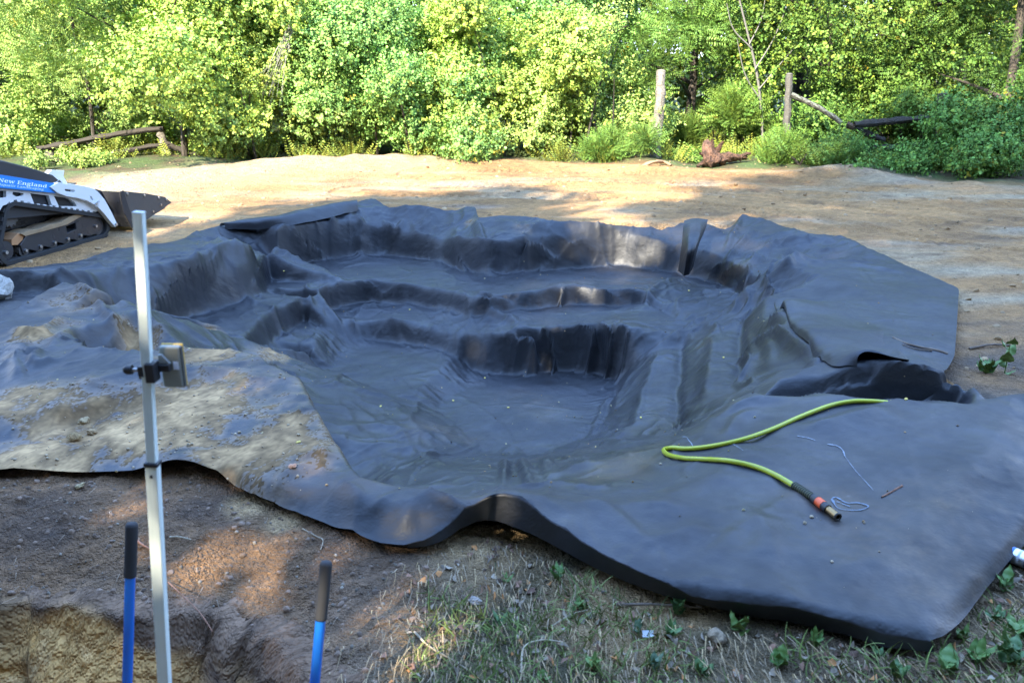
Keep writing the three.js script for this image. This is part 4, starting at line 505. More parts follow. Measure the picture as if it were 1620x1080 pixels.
{ // uprooted stump
  const o = far(1138, -13.7), t = thing('tree_stump', 'reddish brown uprooted stump with torn roots at the field edge', 'stump', o), m = std(1, 1, 1, .95, { map: noiseTex(256, [[5, 1], [24, 1]], (s, v) => { const q = clamp(.5 + (s - .5) * 2.4); return [lerp(.05, .19, q), lerp(.027, .1, q), lerp(.018, .06, q)]; }, true, 2), bumpMap: bark, bumpScale: .02 });
  const g = new THREE.IcosahedronGeometry(.2, 5), p = g.attributes.position; for (let i = 0; i < p.count; i++) { const x = p.getX(i), y = p.getY(i), z = p.getZ(i), k = 1 + .45 * fbm(x * 9 + 3, y * 9 + z * 7, 3); p.setXYZ(i, x * k * .7 - .12 + .25 * Math.max(0, y) * -.3, Math.max(-.16, y * k * (x < 0 ? 1.25 : .8)) + .14, z * k * .8); } g.computeVertexNormals(); mesh('stump_body', g, m, t);
  [[-.1, .2, -.14, .42, .03, .05], [0, .12, .3, .16, .05, .09], [.0, .1, .42, .15, .0, .1], [-.15, .1, -.32, .22, .1, .06], [-.05, .2, .02, .4, .1, .05], [-.2, .05, -.36, .03, .16, .06], [.3, .12, .47, .22, .05, .045]].forEach(([x0, y0, x1, y1, z1, r], i) => mesh('root', taperTube([V(x0, y0, 0), V((x0 + x1) / 2, (y0 + y1) / 2 + .03, z1 * .6), V(x1, y1, z1)], r, r * .35, 8, 7, i, .3), m, t));
}
{ // bare branches
  const t = thing('dead_branch', 'bundle of thin bare grey branches hanging in the pale bush', 'branch', atZ(440, 90, -14.5)), r = RNG(77), dead = std(.28, .27, .23, .9); for (let i = 0; i < 18; i++) { const x = (r() - .3) * .5, a = .3 + r() * .5; mesh('twig', taperTube([V(x * .3 + .2, .35 + r() * .2, (r() - .5) * .3), V(x * .6, 0, r() * .2), V(x - a * .6, -.35 - r() * .45, r() * .25)], .0055, .002, 8, 5, i), dead, t); }
  const t2 = thing('bare_sapling', 'bare grey sapling with curved limbs right of the weathered post', 'sapling', far(1210, -15.0)), L = (u, v, z) => atZ(u, v, z).sub(t2.position);
  mesh('trunk', taperTube([V(0, -.05, 0), L(1200, 130, -15), L(1185, 60, -15), L(1170, 0, -15)], .03, .015, 14, 6, 3), std(.2, .185, .16, .9), t2);
  [[[1195, 110], [1225, 60], [1245, 10]], [[1188, 75], [1160, 45], [1150, 5]], [[1205, 160], [1180, 120], [1166, 60]], [[1202, 140], [1240, 95], [1262, 70]], [[1186, 70], [1205, 30], [1212, -10]]].forEach((l, i) => mesh('limb', taperTube(l.map(([u, v]) => L(u, v, -14.95)), .014, .006, 10, 5, i), std(.2, .185, .16, .9), t2));
}

// ---------------------------------------------------------------- mini track loader
const whitePaint = std(.72, .73, .72, .45, { clearcoat: .2, roughnessMap: rubberRough }), steel = std(.035, .035, .038, .55, { roughnessMap: rubberRough, bumpMap: rubberBump, bumpScale: .003 }), trackRubber = std(.028, .027, .026, .85), dirtTan = std(.3, .21, .12, 1, { bumpMap: rubberBump, bumpScale: .03 }), boltMat = std(.5, .5, .5, .35, { metalness: .9 }), mudSteel = std(.075, .065, .055, .75, { bumpMap: rubberBump, bumpScale: .006 });
const shapeOf = (pts, holes = []) => { const s = new THREE.Shape(pts.map((p) => new THREE.Vector2(...p))); for (const h of holes) s.holes.push(new THREE.Path(h.map((p) => new THREE.Vector2(...p)))); return s; };
const slab = (pts, z0, z1, holes = [], bev = .004) => { const g = new THREE.ExtrudeGeometry(shapeOf(pts, holes), { depth: z1 - z0 - 2 * bev, bevelEnabled: bev > 0, bevelThickness: bev, bevelSize: bev, bevelSegments: 2, curveSegments: 8 }); g.translate(0, 0, z0 + bev); return g; };
const disc = (x, y, r, z0, z1, seg = 24) => { const g = new THREE.CylinderGeometry(r, r, z1 - z0, seg); g.rotateX(Math.PI / 2); g.translate(x, y, (z0 + z1) / 2); return g; };
const box = (w, h, d, x, y, z, r = .006) => { const g = new RoundedBoxGeometry(w, h, d, 2, Math.min(r, w / 2.1, h / 2.1, d / 2.1)); g.translate(x, y, z); return g; };
{
  const t = thing('track_loader', 'white mini track loader with a blue band along its arm and dark bucket', 'track loader', [-3.861, 0.005, -8.402], 1.3193);
  const hull = (cs, off) => { const pts = []; for (const [x, y, r] of cs) for (let i = 0; i < 40; i++) { const a = i / 40 * 6.283; pts.push([x + Math.cos(a) * (r + off), y + Math.sin(a) * (r + off)]); } pts.sort((a, b) => a[0] - b[0] || a[1] - b[1]); const cr = (o, a, b) => (a[0] - o[0]) * (b[1] - o[1]) - (a[1] - o[1]) * (b[0] - o[0]), half = (ps) => { const h = []; for (const p of ps) { while (h.length > 1 && cr(h[h.length - 2], h[h.length - 1], p) <= 0) h.pop(); h.push(p); } h.pop(); return h; }; return [...half(pts), ...half([...pts].reverse())]; };
  const wheels = [[-.115, .115, .09], [-1.235, .115, .09], [-1.1, .375, .1]];
  for (const [z0, side] of [[-.2, 'near'], [-.93, 'far']]) {
    const belt = hull(wheels, .025), inner = hull(wheels, -.005), parts = [slab(belt, z0, z0 + .2, [[...inner].reverse()], .004)], per = []; let L = 0;
    for (let i = 0; i < belt.length; i++) { const a = belt[i], b = belt[(i + 1) % belt.length]; per.push([L, a, b, Math.hypot(b[0] - a[0], b[1] - a[1])]); L += per[i][3]; }
    for (let s = 0, n = 44; s < n; s++) { const d = s / n * L, e = per.findLast((q) => q[0] <= d), f = (d - e[0]) / e[3], dx = (e[2][0] - e[1][0]) / e[3], dy = (e[2][1] - e[1][1]) / e[3], g = new THREE.BoxGeometry(.035, .022, .19); g.rotateZ(Math.atan2(dy, dx)); g.translate(lerp(e[1][0], e[2][0], f) + dy * .006, lerp(e[1][1], e[2][1], f) - dx * .006, z0 + .1); parts.push(g.toNonIndexed()); }
    const tr = mesh('track', mergeGeometries(parts.map((g) => { const q = g.index ? g.toNonIndexed() : g; q.deleteAttribute('uv'); return q; })), trackRubber, t);
    for (let s = 0, n = 44; s < n && side === 'near'; s++) { const d = (s + .5) / n * L, e = per.findLast((q) => q[0] <= d), f = (d - e[0]) / e[3], dx = (e[2][0] - e[1][0]) / e[3], dy = (e[2][1] - e[1][1]) / e[3]; const g = box(.02, .03, .05, 0, 0, 0); g.rotateZ(Math.atan2(dy, dx)); g.translate(lerp(e[1][0], e[2][0], f) - dy * .038, lerp(e[1][1], e[2][1], f) + dx * .038, z0 + .1); mesh('drive_lug', g, trackRubber, tr); }
    mesh('track_frame', slab([[-1.06, .05], [-1.08, .13], [-.99, .20], [-.55, .215], [-.38, .25], [-.13, .205], [-.06, .15], [-.05, .1], [-.14, .055], [-.25, .05], [-.33, .075], [-.42, .045], [-.5, .075], [-.58, .045], [-.66, .075], [-.75, .045], [-.83, .075], [-.91, .045], [-.99, .08]], z0 + .03, z0 + .17, [[[-.53, .125], [-.4, .14], [-.4, .205], [-.53, .19]]]), steel, t);
    for (const x of [-1.04, -.87, -.7, -.535, -.37]) { const r = mesh('roller', disc(x, .077, .055, z0 + .01, z0 + .155), mudSteel, t); mesh('bolt', disc(x, .077, .014, z0 + .15, z0 + .185, 8), boltMat, r); }
    const id = mesh('front_idler', disc(-.115, .115, .082, z0 + .06, z0 + .16), mudSteel, t); mesh('bolt', disc(-.16, .125, .014, z0 + .16, z0 + .19, 8), boltMat, id);
    const ri = mesh('rear_idler', disc(-1.235, .115, .08, z0 + .03, z0 + .16), steel, t); mesh('bolt', disc(-1.25, .105, .016, z0 + .155, z0 + .185, 8), boltMat, ri);
    const sp = []; for (let i = 0; i < 12; i++) { const a = i / 12 * 6.283; sp.push([-1.1 + .094 * Math.cos(a), .375 + .094 * Math.sin(a)], [-1.1 + .07 * Math.cos(a + .26), .375 + .07 * Math.sin(a + .26)]); } mesh('sprocket', slab(sp, z0 + .06, z0 + .13), mudSteel, t);
    mesh('dirt_clump', slab([[-1.02, .2], [-1.06, .225], [-.97, .235], [-.86, .225], [-.74, .24], [-.6, .235], [-.48, .262], [-.36, .275], [-.24, .255], [-.36, .243], [-.52, .207], [-.8, .202]], z0 + .02, z0 + .18), dirtTan, t);
    mesh('dirt_clump', slab([[-1.16, .15], [-1.15, .19], [-1.08, .225], [-1.0, .225], [-1.04, .17], [-1.1, .14]], z0 + .01, z0 + .16), tag({ userData: {} }, '') && std(.42, .22, .1, 1), t);
  }
  mesh('undercarriage', box(1.15, .26, .5, -.72, .36, -.465), steel, t);
  mesh('engine_body', slab([[-1.75, .28], [-1.25, .38], [-.45, .3], [-.2, .2], [-.06, .2], [-.1, .3], [-.3, .4], [-.62, .56], [-1.1, .74], [-1.75, .86]], -.75, -.045), std(.03, .03, .032, .7), t);
  const w2 = [[-.91, .548], [-.70, .497], [-.68, .40], [-.885, .453]], w3 = [[-.645, .484], [-.47, .44], [-.4, .39], [-.38, .345], [-.605, .382]], w1 = [[-1.7, .69], [-1.15, .603], [-1.165, .545], [-1.7, .57]], slot = [[-1.09, .588], [-.99, .563], [-.97, .545], [-1.0, .53], [-1.06, .535], [-1.1, .56]];
  mesh('side_panel', slab([[-1.75, .80], [-.72, .56], [-.42, .47], [-.22, .35], [-.12, .26], [-.2, .262], [-.38, .312], [-.67, .388], [-.95, .467], [-1.1, .502], [-1.22, .49], [-1.3, .42], [-1.37, .25], [-1.4, .0], [-1.75, .1]], -.04, -.005, [w1, w2, w3, slot].map((h) => [...h].reverse())), whitePaint, t);
  for (let i = 0; i < 3; i++) mesh('vent_slat', box(.2, .008, .02, -.51, .41 + i * .022 - .01, -.06), steel, t);
  mesh('brace', slab([[-.44, .42], [-.38, .41], [-.26, .27], [-.33, .285]], -.06, -.042), std(.2, .2, .2, .5), t);
  const arm = mesh('lift_arm', slab([[-.72, .572], [-.627, .594], [-.44, .553], [-.253, .503], [-.185, .475], [-.135, .435], [-.07, .36], [-.005, .239], [.045, .13], [.052, .099], [.026, .088], [-.03, .15], [-.1, .238], [-.16, .3], [-.227, .35], [-.3, .39], [-.42, .435], [-.545, .468], [-.645, .512]], -.002, .045, [[[-.55, .535], [-.44, .51], [-.43, .49], [-.45, .483], [-.55, .508], [-.565, .522]].reverse(), [[-.265, .43], [-.235, .42], [-.215, .375], [-.245, .385]].reverse()]), whitePaint, t);
  mesh('pin', disc(-.2, .345, .012, .045, .06, 10), boltMat, arm); mesh('pin', disc(-.16, .36, .008, .045, .055, 8), boltMat, arm); mesh('pin', disc(.035, .11, .014, .045, .06, 10), boltMat, arm); mesh('bracket', slab([[-.215, .325], [-.17, .318], [-.165, .335], [-.155, .36], [-.175, .362], [-.18, .34], [-.215, .345]], .045, .055, [], .001), std(.55, .55, .54, .5), arm);
  // the arm's blue band with its printed name
  const bl = (x) => .732 - (x + 1.192) * .2555, lo = (x) => .629 - (x + 1.217) * .2268, cv = document.createElement('canvas'); cv.width = 1024; cv.height = 160; const cx = cv.getContext('2d');
  cx.fillStyle = '#1f86d6'; cx.fillRect(0, 0, 1024, 160); cx.fillStyle = '#eaf6ff'; cx.beginPath(); cx.arc(395, 70, 34, 0, 7); cx.fill(); cx.fillStyle = '#1f86d6'; cx.beginPath(); cx.arc(385, 66, 12, 0, 7); cx.fill();
  cx.fillStyle = '#f2fbff'; cx.font = 'italic bold 76px serif'; cx.fillText('New England', 470, 84); cx.font = 'italic 46px serif'; cx.fillText('Aquatic Landscaping', 472, 134);
  const tex = new THREE.CanvasTexture(cv); tex.colorSpace = THREE.SRGBColorSpace; tex.magFilter = THREE.LinearFilter;
  mesh('arm_band', slab([[-1.75, bl(-1.75)], [-.64, bl(-.64)], [-.718, .572], [-.64, .507], [-1.75, lo(-1.75)]], -.003, .03), std(.015, .2, .56, .45), t);
  const bg = new THREE.BufferGeometry(), bp = [], bu = [], bi = []; for (let i = 0; i <= 8; i++) { const x = lerp(-1.745, -.7, i / 8); bp.push(x, bl(x) - .008, .0322, x, lo(x) + .008, .0322); bu.push(i / 8, 1, i / 8, 0); if (i) bi.push(2 * i - 2, 2 * i - 1, 2 * i, 2 * i, 2 * i - 1, 2 * i + 1); } bg.setAttribute('position', new THREE.Float32BufferAttribute(bp, 3)); bg.setAttribute('uv', new THREE.Float32BufferAttribute(bu, 2)); bg.setIndex(bi); bg.computeVertexNormals();
  mesh('lettering', bg, std(1, 1, 1, .45, { map: tex }), t);
  mesh('engine_hood', slab([[-1.75, .99], [-1.167, .842], [-1.101, .826], [-.85, .745], [-.589, .645], [-.54, .605], [-.6, .592], [-1.19, .735], [-1.75, .87]], -.7, -.03, [], .012), std(.028, .029, .033, .45), t);
  mesh('far_lift_arm', slab([[-.627, .6], [-.253, .503], [-.07, .36], [.052, .099], [.026, .088], [-.1, .238], [-.3, .39], [-.645, .512]], -.94, -.89), whitePaint, t);
  mesh('tilt_bracket', slab([[-.615, .655], [-.545, .69], [-.4, .668], [-.422, .62], [-.385, .553], [-.44, .562], [-.468, .6], [-.52, .58], [-.54, .63]], -.12, -.07), whitePaint, t); mesh('hydraulic_cylinder', (() => { const g = new THREE.CylinderGeometry(.03, .03, .42, 14); g.rotateZ(1.05); g.translate(-.24, .49, -.4); return g; })(), steel, t);
  mesh('coupler', slab([[-.12, .46], [.08, .43], [.165, .4], [.17, .1], [.06, .07], [.03, .2], [-.04, .34]], -.72, -.16), std(.03, .03, .036, .5), t); mesh('step_plate', box(.16, .012, .22, -.06, .49, -.42), steel, t);
  const bk = mesh('bucket_shell', slab([[.15, .4], [.155, .3], [.19, .15], [.25, .045], [.34, .025], [.56, .09], [.93, .17], [.93, .182], [.56, .108], [.35, .045], [.265, .065], [.21, .16], [.175, .3], [.17, .4]], -1.02, .04, [], .002), steel, t);
  for (const z of [.04, -1.032]) { mesh('side_plate', slab([[.15, .4], [.2, .405], [.225, .396], [.55, .325], [.825, .25], [.925, .18], [.81, .148], [.79, .135], [.56, .092], [.348, .027], [.25, .04], [.19, .15], [.155, .3]], z, z + .012, [], .002), mudSteel, bk); }
  mesh('back_plate', slab([[.145, .405], [.19, .41], [.235, .23], [.3, .06], [.245, .035], [.16, .2]], .052, .062, [], .002), std(.02, .02, .024, .6), bk); for (const [x, y] of [[.245, .372], [.5, .318], [.72, .262], [.845, .222], [.74, .185], [.6, .14]]) mesh('bolt', disc(x, y, .012, .052, .064, 8), boltMat, bk);
}
// ---------------------------------------------------------------- grade rod with its laser receiver, shovels
const paleAlu = std(.74, .8, .73, .5, { roughnessMap: rubberRough }), blackPlastic = std(.018, .018, .02, .5), gripRubber = std(.025, .025, .027, .75);
{
  const a = atZ(219, 336, -1.76), c = atZ(241, 733, -1.76), t = thing('grade_rod', 'pale green grey square telescoping rod standing upright in the trench at the left', 'measuring rod', [c.x, -.82, -1.76]), L = (v) => v.clone().sub(t.position);
  const bar = (p, q, w, d) => { const l = p.distanceTo(q), g = new RoundedBoxGeometry(w, l, d, 2, .0025), m = new THREE.Matrix4().makeRotationFromQuaternion(new THREE.Quaternion().setFromUnitVectors(V(0, 1, 0), q.clone().sub(p).normalize())); m.setPosition(p.clone().lerp(q, .5)); g.applyMatrix4(m); return g; };
  const top = L(a), mid = L(c), dir = top.clone().sub(mid).normalize(), foot = mid.clone().addScaledVector(dir, -1.6); foot.y = Math.max(foot.y, -.02);
  mesh('upper_section', bar(mid.clone().addScaledVector(dir, -.2), top, .0205, .019), paleAlu, t);
  mesh('lower_section', bar(foot, mid, .0265, .024), paleAlu, t);
  mesh('collar', bar(mid.clone().addScaledVector(dir, -.004), mid.clone().addScaledVector(dir, .006), .031, .029), blackPlastic, t);
  const b = mid.clone().addScaledVector(dir, -.026); mesh('button', box(.006, .007, .006, b.x, b.y, b.z + .0115, .001), blackPlastic, t);
  mesh('end_cap', bar(top.clone().addScaledVector(dir, -.002), top.clone().addScaledVector(dir, .002), .0215, .02), std(.5, .53, .5, .6), t);
}
{
  const o = atZ(240, 586, -1.76), t = thing('laser_receiver', 'grey handheld laser receiver with yellow rim clamped on the pale rod', 'laser receiver', o, -.05);
  mesh('body', (() => { const g = new RoundedBoxGeometry(.046, .094, .016, 3, .006); g.translate(.031, -.0005, -.03); return g; })(), std(.27, .27, .23, .6), t);
  tag(mesh('front_rim', (() => { const g = new RoundedBoxGeometry(.047, .096, .005, 2, .0024); g.translate(.031, -.0005, -.042); return g; })(), std(.62, .38, .06, .5), t), 'yellow rim');
  mesh('side_bumper', box(.006, .09, .012, .053, -.0005, -.031, .002), std(.05, .05, .045, .6), t);
  mesh('label', box(.012, .018, .0012, .043, .004, -.0216, .0005), std(.75, .8, .92, .4), t);
  mesh('clamp_arm', box(.034, .016, .014, .018, .003, -.012, .002), blackPlastic, t); mesh('clamp_jaw', box(.02, .042, .03, .002, -.001, .004, .002), blackPlastic, t);
  mesh('arm_brace', slab([[.01, .012], [.012, .03], [.018, .03], [.034, .012]], -.019, -.012, [], .001), std(.3, .3, .28, .5), t);
  mesh('jaw_plate', box(.012, .024, .03, -.0205, 0, -.003, .002), blackPlastic, t);
  mesh('screw', (() => { const g = new THREE.CylinderGeometry(.004, .004, .024, 12); g.rotateZ(Math.PI / 2); g.translate(-.036, 0, -.003); return g; })(), std(.35, .35, .35, .35, { metalness: .8 }), t);
  mesh('knob', (() => { const g = new THREE.CylinderGeometry(.0105, .0105, .011, 20); g.rotateZ(Math.PI / 2); g.translate(-.05, 0, -.003); const g2 = new THREE.SphereGeometry(.0095, 16, 10); g2.translate(-.055, 0, -.003); return mergeGeometries([g, g2]); })(), blackPlastic, t);
}
[[208, 826, 200, 1080, 905, -2.08, 'blue shovel handle with black grip standing left of the pale rod'], [516, 887, 497, 1080, 970, -1.98, 'blue shovel handle with black grip leaning in the trench right of the rod']].forEach(([u, v, u2, v2, vg, z, label], k) => {
  const a = atZ(u, v, z), b = atZ(u2, v2, z + .06), d = a.clone().sub(b).normalize(), foot = a.clone().addScaledVector(d, -1.22), t = thing('shovel', label, 'shovel', foot, 0, 'shovels standing in the trench'), l = (p) => p.clone().sub(foot), g = a.clone().addScaledVector(d, -a.distanceTo(atZ(lerp(u, u2, (vg - v) / (v2 - v)), vg, z)));
  const A1 = l(a), G = l(g); mesh('handle', tube([V(0, .12, 0), A1.clone().multiplyScalar(.5), G.clone().addScaledVector(d, .03)], .0135, 10, 16), std(.008, .13, .5, .38, { clearcoat: .4 }), t);
  const prof = [[0, 0], [.0155, 0], [.0165, .004], [.0158, .03], [.0162, .06], [.0158, .09], [.0165, A1.distanceTo(G) - .012], [.0135, A1.distanceTo(G) - .003], [.006, A1.distanceTo(G)], [0, A1.distanceTo(G)]].map(([x, y]) => new THREE.Vector2(x, y)), lg = new THREE.LatheGeometry(prof, 20); lg.applyMatrix4(new THREE.Matrix4().makeRotationFromQuaternion(new THREE.Quaternion().setFromUnitVectors(V(0, 1, 0), d)).setPosition(G)); mesh('grip', lg, gripRubber, t);
  mesh('blade', (() => { const s = slab([[-.1, .2], [.1, .2], [.105, .05], [0, -.06], [-.105, .05]], -.004, .004, [], .001); return s; })(), steel, t);
});
// ---------------------------------------------------------------- hose
{
  const P = (u, v, up = .011) => { const p = hit(u, v); p.y = Math.max(p.y, sheetY(p.x, p.z)) + up; return p; }, o = P(1290, 795), t = thing('garden_hose', 'lime green rubber hose bent back on itself on the black liner', 'hose', o), L = (p) => p.sub(o);
  const pts = [[1404, 634, -.008], [1380, 636.5, .006], [1350, 638], [1320, 643], [1270, 661], [1220, 683], [1170, 700], [1120, 710], [1085, 713], [1062, 711.5], [1051, 714], [1056, 722], [1080, 728], [1115, 730], [1155, 733], [1195, 742], [1228, 756], [1257, 773]].map(([u, v, up]) => L(P(u, v, up)));
  const hoseMat = std(.47, .5, .035, .45, { roughnessMap: rubberRough, map: noiseTex(256, [[4, 1], [16, .6]], (s) => { const m = clamp(.85 + (s - .5) * .9, .5, 1); return [m, m, m * .9]; }, true, 1, .4, 3) });
  mesh('tube', tube(pts, .0108, 220, 14), hoseMat, t);
  const a = L(P(1256, 772, .012)), b = L(P(1290, 795, .014)), c = L(P(1303, 806, .016)), e = L(P(1325, 823, .014)), dir = b.clone().sub(a).normalize(), n = 11; let s = [];
  mesh('grip_sleeve', tube([a, a.clone().lerp(b, .5), b], .0145, 8, 14), std(.06, .065, .02, .6), t); for (let i = 0; i < n; i++) { const g = new THREE.TorusGeometry(.0145, .0026, 6, 16); g.applyMatrix4(new THREE.Matrix4().makeRotationFromQuaternion(new THREE.Quaternion().setFromUnitVectors(V(0, 0, 1), dir)).setPosition(a.clone().lerp(b, (i + .5) / n))); mesh('grip_ring', g, std(.025, .026, .02, .6), t); }
  mesh('black_collar', tube([b.clone().lerp(a, .08), b.clone().lerp(c, .3)], .0185, 2, 14), blackPlastic, t); mesh('orange_collar', tube([b.clone().lerp(c, .2), c], .0178, 4, 12), std(.78, .1, .02, .45), t); mesh('dark_collar', tube([c, c.clone().lerp(e, .3)], .017, 2, 12), blackPlastic, t);
  mesh('brass_coupling', tube([c.clone().lerp(e, .25), c.clone().lerp(e, .75), e], .0135, 6, 8), std(.3, .2, .09, .4, { metalness: .8 }), t); mesh('end_ring', (() => { const g = new THREE.TorusGeometry(.0125, .0045, 8, 18); g.applyMatrix4(new THREE.Matrix4().makeRotationFromQuaternion(new THREE.Quaternion().setFromUnitVectors(V(0, 0, 1), e.clone().sub(c).normalize())).setPosition(e)); return g; })(), std(.04, .035, .03, .5), t);
}
// ---------------------------------------------------------------- white residue, flaps of the sheet
function strip(pts, w, lift, seed) { const pos = [], idx = [], P = pts.map(([u, v]) => hit(u, v)), c = new THREE.CatmullRomCurve3(P), n = P.length * 10; for (let i = 0; i <= n; i++) { const p = c.getPoint(i / n), q = c.getTangent(i / n), s = w * (0.35 + .65 * Math.abs(fbm(i * .25 + seed, seed, 2)) * 2), nx = -q.z, nz = q.x, l = Math.hypot(nx, nz) || 1; for (const k of [-1, 1]) { const x = p.x + nx / l * s * k, z = p.z + nz / l * s * k; pos.push(x, sheetY(x, z) + lift, z); } if (i) idx.push(2 * i - 2, 2 * i, 2 * i - 1, 2 * i, 2 * i + 1, 2 * i - 1); } const g = new THREE.BufferGeometry(); g.setAttribute('position', new THREE.Float32BufferAttribute(pos, 3)); g.setIndex(idx); g.computeVertexNormals(); return g; }
{
  const chalk = std(.24, .26, .29, .9), faint = std(.16, .19, .23, .9);
  [[[[1262, 690], [1278, 693], [1290, 697]], .004], [[[1309, 703], [1325, 706], [1333, 712], [1337, 722]], .0045], [[[1337, 722], [1350, 740], [1365, 757], [1382, 776]], .002], [[[1072, 694], [1088, 694], [1096, 706]], .003], [[[1160, 703], [1176, 713]], .002]].forEach(([p, w], i) => mesh('residue_streak', strip(p, w * .75, .0025, i), chalk, liner));
  [[[[1316, 790], [1322, 787], [1340, 796], [1358, 796], [1374, 801], [1362, 807], [1328, 805], [1316, 790]], .006], [[[1324, 794], [1345, 802]], .004]].forEach(([p, w], i) => mesh('residue_streak', strip(p, w * .7, .0027, i + 7), faint, liner));
}
function flap(name, rows, label, droop = 0) { // a loose piece of the sheet: rows of [pixel, pixel, height] from its back to its front edge
  const R = rows.map((r) => dense(r.map(([u, v, y]) => { if (droop) { const q = hit(u, v); return [q.x, q.z, sheetY(q.x, q.z) + y]; } const p = at(u, v, y); return [p.x, p.z, p.y]; }), .04)), n = 70, pos = [], col = [], uv = [], idx = [], cols = [];
  for (let i = 0; i <= n; i++) { const pts = R.map((l) => { const f = i / n * (l.length - 1), a = Math.floor(f), b = Math.min(a + 1, l.length - 1); return V(lerp(l[a][0], l[b][0], f - a), lerp(l[a][2], l[b][2], f - a), lerp(l[a][1], l[b][1], f - a)); }), c = new THREE.CatmullRomCurve3(pts); cols.push(c); }
  const m = 16; for (let i = 0; i <= n; i++) for (let k = 0; k <= m; k++) { const p = cols[i].getPoint(k / m); p.y += .012 * fbm(p.x * 7, p.z * 7, 2) + .03 * fbm(p.x * 2.2 + 5, p.z * 2.2, 2); pos.push(p.x, p.y, p.z); const s = sheetColor(p.x, p.y, p.z); col.push(...s); uv.push(p.x, p.z - p.y); if (i && k) { const q = i * (m + 1) + k; idx.push(q - m - 2, q - m - 1, q, q - m - 2, q, q - 1); } }
  const g = new THREE.BufferGeometry(); g.setAttribute('position', new THREE.Float32BufferAttribute(pos, 3)); g.setAttribute('color', new THREE.Float32BufferAttribute(col, 3)); g.setAttribute('uv', new THREE.Float32BufferAttribute(uv, 2)); g.setIndex(idx); g.computeVertexNormals(); return tag(mesh(name, g, rubber, liner), label);
}
flap('folded_flap', [[[346, 357, .0], [440, 344, .01], [500, 334, .02], [540, 326, .03], [563, 323, .03]], [[349, 357, .03], [440, 348, .06], [500, 339, .08], [540, 331, .08], [565, 326, .07]], [[354, 359, .04], [425, 358, .07], [465, 352, .09], [520, 341, .09], [566, 331, .07]], [[356, 362, .005], [425, 363, .01], [466, 358, .012], [522, 347, .012], [566, 336, .01]]], 'strip of liner folded over along the back left rim', 1);
flap('standing_fold', [[[1083, 349, .12], [1092, 347, .13], [1108, 348, .13], [1120, 350, .12]], [[1081, 362, .07], [1092, 366, .09], [1108, 366, .09], [1117, 362, .06]], [[1078, 392, -.06], [1088, 396, -.03], [1100, 394, -.02], [1106, 388, -.06]], [[1073, 428, -.3], [1082, 436, -.29], [1090, 434, -.28], [1097, 425, -.32]]], 'pinched fold of liner standing up at the back rim');

{ // the big loose sheet at the right: its left border is rolled over and lies free on the folds below
  const lifts = [.012, .05, .062, .05, .02, -.004], rows = [[[1228, 492], [1250, 518], [1281, 549], [1318, 582], [1356, 584]], [[1224, 487], [1250, 511], [1281, 541], [1318, 573], [1356, 578]], [[1234, 483], [1262, 505], [1295, 533], [1330, 563], [1366, 574]], [[1252, 479], [1285, 500], [1320, 528], [1352, 556], [1385, 572]], [[1280, 476], [1320, 496], [1355, 522], [1385, 550], [1412, 570]], [[1320, 474], [1360, 494], [1395, 518], [1420, 545], [1440, 568]]];
  const R = rows.map((r, k) => dense(r.map(([u, v]) => { const p = hit(u, v); return [p.x, p.z, 0]; }), .03)), n = 90, m = 20, pos = [], col = [], uv = [], idx = [];
  for (let i = 0; i <= n; i++) { const c = new THREE.CatmullRomCurve3(R.map((l, k) => { const f = i / n * (l.length - 1), a = Math.floor(f), b = Math.min(a + 1, l.length - 1), x = lerp(l[a][0], l[b][0], f - a), z = lerp(l[a][1], l[b][1], f - a); return V(x, sheetY(x, z) + lifts[k] * (.85 + .3 * vnoise(i * .09, 3)), z); })); for (let k = 0; k <= m; k++) { const p = c.getPoint(k / m); pos.push(p.x, p.y, p.z); col.push(...sheetColor(p.x, p.y, p.z)); uv.push(p.x, p.z - p.y); if (i && k) { const q = i * (m + 1) + k; idx.push(q - m - 2, q, q - m - 1, q - m - 2, q - 1, q); } } }
  const g = new THREE.BufferGeometry(); g.setAttribute('position', new THREE.Float32BufferAttribute(pos, 3)); g.setAttribute('color', new THREE.Float32BufferAttribute(col, 3)); g.setAttribute('uv', new THREE.Float32BufferAttribute(uv, 2)); g.setIndex(idx); g.computeVertexNormals(); tag(mesh('folded_flap', g, rubber, liner), 'rolled border of the loose sheet at the right');
}

// ---------------------------------------------------------------- small things on the ground and on the liner
const onGround = (u, v) => { let p = at(u, v, 0); for (let i = 0; i < 6; i++) p = at(u, v, groundY(p.x, p.z)); return p; };
function rockGeo(seed, det = 2, amp = .3) { const g0 = new THREE.IcosahedronGeometry(1, det), g = g0, p = g.attributes.position; for (let i = 0; i < p.count; i++) { const x = p.getX(i), y = p.getY(i), z = p.getZ(i), k = 1 + amp * fbm(x * 1.6 + seed * 7, y * 1.6 + z * 1.3 + seed, 3); p.setXYZ(i, x * k, y * k * .72, z * k); } g.computeVertexNormals(); return g; }
const PEB = [1, 2, 3, 4].map((s) => rockGeo(s, 1, .35)), stoneTex = noiseTex(256, [[6, 1], [24, 1]], (s) => { const m = clamp(.5 + (s - .5) * 2); return [.6 + .5 * m, .6 + .48 * m, .58 + .45 * m]; }, true, 1);
function scatter(name, label, geo, mat, list, cat) { const im = shade(new THREE.InstancedMesh(geo, mat, list.length)), m = new THREE.Matrix4(), q = new THREE.Quaternion(), e = new THREE.Euler(); list.forEach(([p, r, s, c], i) => { e.set(...r); m.compose(p, q.setFromEuler(e), s); im.setMatrixAt(i, m); im.setColorAt(i, c); }); im.name = numbered(name); scene.add(im); return tag(im, label, cat, null, 'stuff'); }
const soilAt = (x, z) => sstep(0.25, -0.2, x - litterX(z) + 0.25 * fbm(x * 2.5, z * 2.5, 3));
